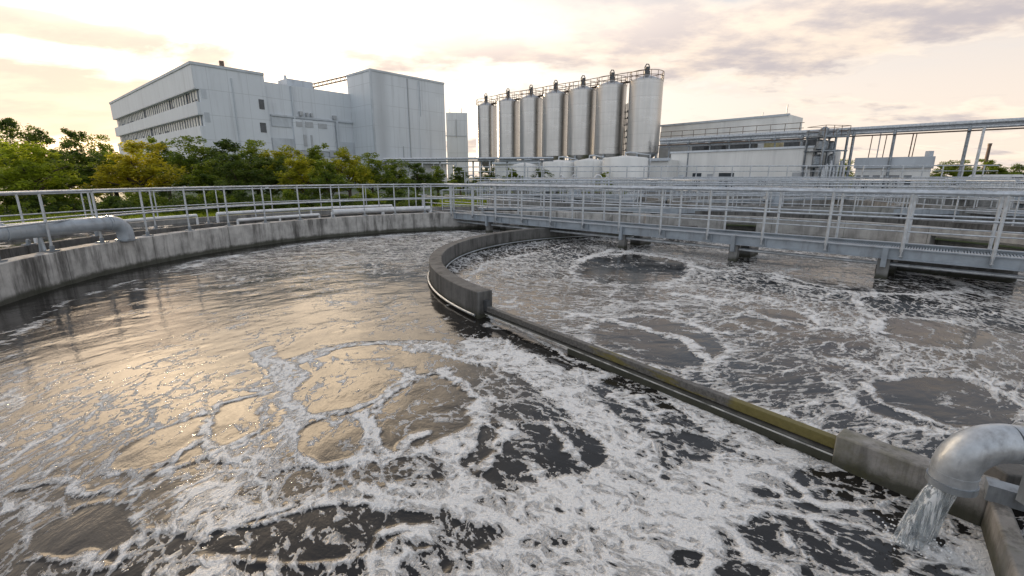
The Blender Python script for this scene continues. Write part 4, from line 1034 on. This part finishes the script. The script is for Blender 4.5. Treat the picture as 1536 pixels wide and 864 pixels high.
def tree(px, Y, top, wpx, kind, label, seed=0):
    key = (kind, seed%2)
    if key not in TV: TV[key] = tree_mesh(100+kind*10+seed%2, LM[kind])
    tm, cm = TV[key]; c = at(px, top, Y); h = c[2]-.3
    t = thing('tree', label, 'tree', (c[0],Y,.3), (px*1.37)%6.28, 'trees beside the basins')
    sw = wpx/FOC*(Y/1.04)/.84; t.scale = (sw,sw,h)
    for nm, me in (('trunk',tm),('crown',cm)):
        o = bpy.data.objects.new(nm, me); COL.objects.link(o); o.parent = t
    return t
TL = [(25,22,203,140,0,'bright green bushy tree at the left edge beside the railing'),(-55,23,195,150,0,'bright green tree cut by the left edge of the picture'),
 (8,37,170,80,2,'tall dark tree top against the sky at the far left'),(55,39,186,75,2,'dark tree top behind the bright green tree, second from the left edge'),(105,42,190,70,2,'dark tree glowing orange against the sunset, third from the left edge'),(148,42,198,60,3,'small tree against the sunset just left of the white factory'),
 (197,25.5,208,132,1,'yellow leaved tree on a thin dark trunk before the factory'),(118,29,222,120,2,'dark shaded tree between the bright green and the yellow tree'),
 (238,33,200,80,3,'green tree just below the ribbon windows of the factory'),(285,31,200,100,3,'broad green tree right of the yellow tree'),(330,30,206,105,2,'dark broad tree below the plain factory wall'),(378,32,206,90,3,'green tree below the middle of the factory wall'),(350,27,226,90,2,'low dark tree in front of the factory wall trees'),
 (425,31,214,90,4,'lime green tree left of the tall white block'),(470,33,210,85,3,'green pointed tree below the recessed factory wing'),(452,28,228,85,4,'low lime tree in front of the recessed wing'),(520,32,216,85,4,'lime green tree just left of the tall block corner'),(555,35,226,70,3,'small green tree below the tall block corner'),(490,27,236,80,3,'low green tree nearest the railing under the factory wing'),
 (160,31,224,110,3,'mid green tree filling the gap behind the yellow tree'),(60,27,226,110,3,'rounded green tree between the left edge tree and the yellow tree'),(400,29,230,90,2,'low dark tree left of the lime green trees'),(300,26.5,236,90,3,'low green tree nearest the railing right of the yellow tree'),
 (590,37,236,65,3,'small green tree below the middle of the tall white block'),(625,40,242,60,2,'small dark tree below the tall block'),(655,42,247,50,3,'little green tree at the right foot of the tall block'),(690,46,248,46,2,'little dark tree below the stair tower'),(730,48,250,46,2,'little dark tree below the first silo'),(770,50,250,46,3,'little green tree below the second silo'),(815,50,252,46,2,'little dark tree below the middle silo'),(905,49,256,36,3,'little green tree below the sixth silo'),
 (1440,47,238,80,3,'green tree right of the small control building'),(1485,48,236,80,3,'wide green tree at the right edge below the pipe bridge'),(1268,56,236,40,3,'little green tree between process tower and control building'),(1415,52,246,50,2,'low dark tree just right of the control building'),(1530,58,244,50,2,'dark tree at the right edge of the picture')]
for k, (px,Y,top,wp,kd,lab) in enumerate(TL): tree(px,Y,top,wp,kd,lab,k)
# bushes in the planting strip
def bush_mesh(seed, mat):
    rng = np.random.default_rng(seed); rd = random.Random(seed); cs = []; rs = []
    for q in range(26):
        a = rd.uniform(0,2*PI); r_ = rd.uniform(0,.8); cs.append((r_*math.cos(a), r_*math.sin(a), rd.uniform(.1,.85*(1-.3*r_)))); rs.append(rd.uniform(.16,.3))
    return cloud_mesh('bush', leaf_cloud(cs, rs, 110, .055, rng), mat)
BM = [bush_mesh(3,LM[2]), bush_mesh(4,LM[3]), bush_mesh(5,LM[2])]
for k, px in enumerate(list(range(-60,640,38))):
    Y = 20.5+(k%3)*1.3+abs(px-150)*.008; g = at(px,290,Y)
    o = bpy.data.objects.new('bush', BM[k%3]); COL.objects.link(o); o.location = (g[0],Y,.3); o.scale = (1.3,1.1,1.0+.35*((k*7)%3)/2); o.rotation_euler = (0,0,k*1.1)
    tag(o, 'low dark green bush in the planting strip under the trees', 'bush', 'bushes under the trees')
def hedge(px0, px1, Y0, Y1, h, label, mt):
    a = Vector(at(px0,290,Y0)); b_ = Vector(at(px1,290,Y1)); L = (b_-a).length; rd = random.Random(px0); cs = []; rs = []
    for k in range(int(L*4)):
        p = a.lerp(b_, rd.random()); cs.append((p.x+rd.uniform(-.3,.3), p.y+rd.uniform(-.4,.4), .3+rd.uniform(.1,h-.15))); rs.append(rd.uniform(.18,.3))
    me = cloud_mesh('hedge', leaf_cloud(cs, rs, 70, .05, np.random.default_rng(px0+999)), mt)
    o = bpy.data.objects.new('hedge', me); COL.objects.link(o); tag(o, label, 'hedge')
hedge(-40,330,18.5,23,1.0,'clipped dark green hedge behind the left railing, left half', LM[3])
hedge(335,640,23.5,31,1.0,'clipped green hedge behind the railing running to the bridge head', LM[2])
hedge(640,960,40,39,1.2,'low green hedge below the silos behind the pump skids', LM[3])
# grass strip
def grass():
    n = 26000; rng = np.random.default_rng(4)
    u = rng.random(n); v = rng.random(n); a = R(78)+u*R(120); r_ = 16.6+v*9
    x = C1[0]+r_*np.cos(a); y = C1[1]+r_*np.sin(a)
    p = np.stack([x,y,np.full(n,.3)],1); ang = rng.random(n)*6.28; s = .10+.1*rng.random(n)
    d = np.stack([np.cos(ang)*.03,np.sin(ang)*.03,0*ang],1); up = np.stack([rng.normal(size=n)*.04,rng.normal(size=n)*.04,s],1)
    V = np.stack([p-d,p+d,p+d*.3+up,p-d*.3+up],1).reshape(-1,3)
    me = cloud_mesh('grass', V, LM[0]); o = bpy.data.objects.new('grass', me); COL.objects.link(o); o['kind'] = 'stuff'
    tag(o, 'short green grass strip between path and trees', 'grass')
grass()

# ------------------------------------------------------------------ light and sky
SUN_AZ = R(-40); SUN_EL = R(6)
sdir = Vector((math.sin(SUN_AZ)*math.cos(SUN_EL), math.cos(SUN_AZ)*math.cos(SUN_EL), math.sin(SUN_EL)))
sl_ = bpy.data.lights.new('sun','SUN'); sl_.energy = 5.0; sl_.angle = R(2.5); sl_.color = (1,.76,.50)
so = bpy.data.objects.new('sun', sl_); COL.objects.link(so); so.rotation_euler = sdir.to_track_quat('Z','Y').to_euler()
W = bpy.data.worlds.new('World'); SC.world = W; W.use_nodes = True; g = NT(W.node_tree)
out = g.n('ShaderNodeOutputWorld')
sky = g.n('ShaderNodeTexSky', sky_type='NISHITA', sun_disc=False, sun_elevation=SUN_EL, sun_rotation=SUN_AZ)
bg1 = g.n('ShaderNodeBackground'); g.link(sky.outputs[0], bg1.inputs[0]); bg1.inputs[1].default_value = .07
D = g.vec('NORMALIZE', g.n('ShaderNodeTexCoord').outputs['Generated'])
sx = g.n('ShaderNodeSeparateXYZ'); g.link(D, sx.inputs[0]); dx, dy, dz = sx.outputs
el = g.math('ARCSINE', dz); az = g.math('ARCTAN2', dx, dy)
cosS = g.vec('DOT_PRODUCT', D, tuple(sdir)); angS = g.math('ARCCOSINE', g.math('MINIMUM', g.math('MAXIMUM', cosS, -.9999), .9999))
elp = g.math('MAXIMUM', el, 0.0)
# veil of bright haze : warm low down, pale grey-blue above, strong round the sun
def lobe(a, e, wa, we, k, tilt=0.0):
    da = g.math('SUBTRACT', az, R(a)); de = g.math('SUBTRACT', g.math('SUBTRACT', el, R(e)), g.math('MULTIPLY', da, tilt))
    q = g.math('ADD', g.math('POWER', g.math('DIVIDE', da, R(wa)), 2.0), g.math('POWER', g.math('DIVIDE', de, R(we)), 2.0))
    return g.math('MULTIPLY', g.math('POWER', 2.718, g.math('MULTIPLY', q, -1.0)), k)
glow_ = 0
glow = lobe(-31, 23, 18.5, 8.8, 1.0)
glow2 = g.math('POWER', 2.718, g.math('MULTIPLY', g.math('DIVIDE', angS, .13), -1.0))
warm = lobe(-30, 8, 40, 14, 1.0)
low = g.mix(g.smooth(elp, .0, .42), (.79,.665,.56), (.54,.55,.58))
low = g.mix(warm, low, (1.35,1.20,1.0))
low = g.mix(g.smooth(elp, .38, .95), low, (.30,.335,.41))
back_fill = g.mix(g.smooth(elp, .1, .9), (.88,.94,1.02), (.46,.51,.59))  # unseen sky behind the camera, raised above dusk level to fill building fronts
low = g.mix(g.smooth(dy, .25, -.35), low, back_fill)
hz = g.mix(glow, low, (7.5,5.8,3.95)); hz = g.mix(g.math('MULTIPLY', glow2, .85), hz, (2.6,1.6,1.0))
# clouds on a flat layer
inv = g.math('DIVIDE', 1.0, g.math('ADD', g.math('MAXIMUM', dz, 0.0), .16))
cl = g.n('ShaderNodeCombineXYZ'); g.setin(cl.inputs[0], g.math('MULTIPLY', dx, inv)); g.setin(cl.inputs[1], g.math('MULTIPLY', dy, inv)); cv = cl.outputs[0]
n1_ = g.noise(g.scaled(cv,(1.0,1.35,1)), 1.15, 7, .58, .25); n2w = g.noise(g.scaled(cv,(1,1.2,1)), 3.6, 6, .6)
cov = g.math('ADD', n1_, g.math('MULTIPLY_ADD', n2w, .3, -.15))
for L_ in ((-3,17.5,13,4.5,.16,.10),(17,16,15,5,.24,.05),(33,13,20,3.5,.20,-.02),(40,20,14,4,.16,.1),(-44,6.5,9,2.2,.6,-.05),(-47,12,7,1.0,.45,0),(-26,16.5,6,1.2,.2,.1),(26,20,5.0,4.0,-.32,.4),(2,9,30,3,-.10,0)):
    cov = g.math('ADD', cov, lobe(*L_))
cm_ = g.smooth(cov, .47, .64)
lit = g.noise(g.scaled(cv,(1.1,1.5,1)), 2.3, 6, .6)
ccol = g.mix(g.smooth(lit, .36, .66), (.44,.40,.42), (.84,.70,.57))
ccol = g.mix(g.smooth(elp,.27,.42), ccol, g.mix(.6, ccol, (.38,.41,.48)))
ccol = g.mix(g.smooth(elp,.42,.95), ccol, (.29,.32,.39))
ccol = g.mix(g.math('MAXIMUM', g.math('MULTIPLY', glow, .8), g.math('MULTIPLY', warm, .6)), ccol, g.mix(g.smooth(elp,.2,.34), (.70,.53,.44), (4.2,3.4,2.5)))
rim = g.math('MULTIPLY', g.smooth(cov, .50, .56), g.smooth(cov, .56, .66, 1, 0))
gap = g.math('MULTIPLY', g.smooth(elp, .14, .36), g.math('MULTIPLY', g.smooth(cov, .36, .50, 1, 0), g.math('SUBTRACT', 1.0, glow)))
hz = g.mix(g.math('MULTIPLY', gap, g.smooth(elp,.5,.7,.8,0)), hz, (.47,.55,.66))
allc = g.mix(g.math('MULTIPLY', cm_, .92), hz, ccol)
allc = g.mix(g.math('MULTIPLY', rim, .35), allc, (.98,.85,.70))
cool = g.math('MULTIPLY', g.smooth(az, R(-14), R(10)), g.math('MULTIPLY', g.smooth(elp, .27, .37), g.smooth(az, R(60), R(95), 1, 0)))
allc = g.mix(g.math('MULTIPLY', cool, .78), allc, (.36,.40,.475))
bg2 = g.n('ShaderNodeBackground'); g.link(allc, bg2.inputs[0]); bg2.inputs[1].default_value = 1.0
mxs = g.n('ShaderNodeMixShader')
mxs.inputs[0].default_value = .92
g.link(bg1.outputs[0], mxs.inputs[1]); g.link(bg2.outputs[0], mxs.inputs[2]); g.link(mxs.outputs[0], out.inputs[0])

# ------------------------------------------------------------------ camera and render
cd = bpy.data.cameras.new('camera'); cd.sensor_width = 36; cd.lens = 36*FOC/1536; cd.clip_end = 6000; cd.clip_start = .05
co = bpy.data.objects.new('camera', cd); COL.objects.link(co); co.location = (0,0,EYE); co.rotation_euler = (PI/2-PITCH,0,0)
SC.camera = co
SC.render.engine = 'CYCLES'; SC.render.resolution_x = 1024; SC.render.resolution_y = 576
SC.view_settings.view_transform = 'Standard'; SC.view_settings.look = 'None'; SC.view_settings.exposure = .48; SC.view_settings.gamma = 1
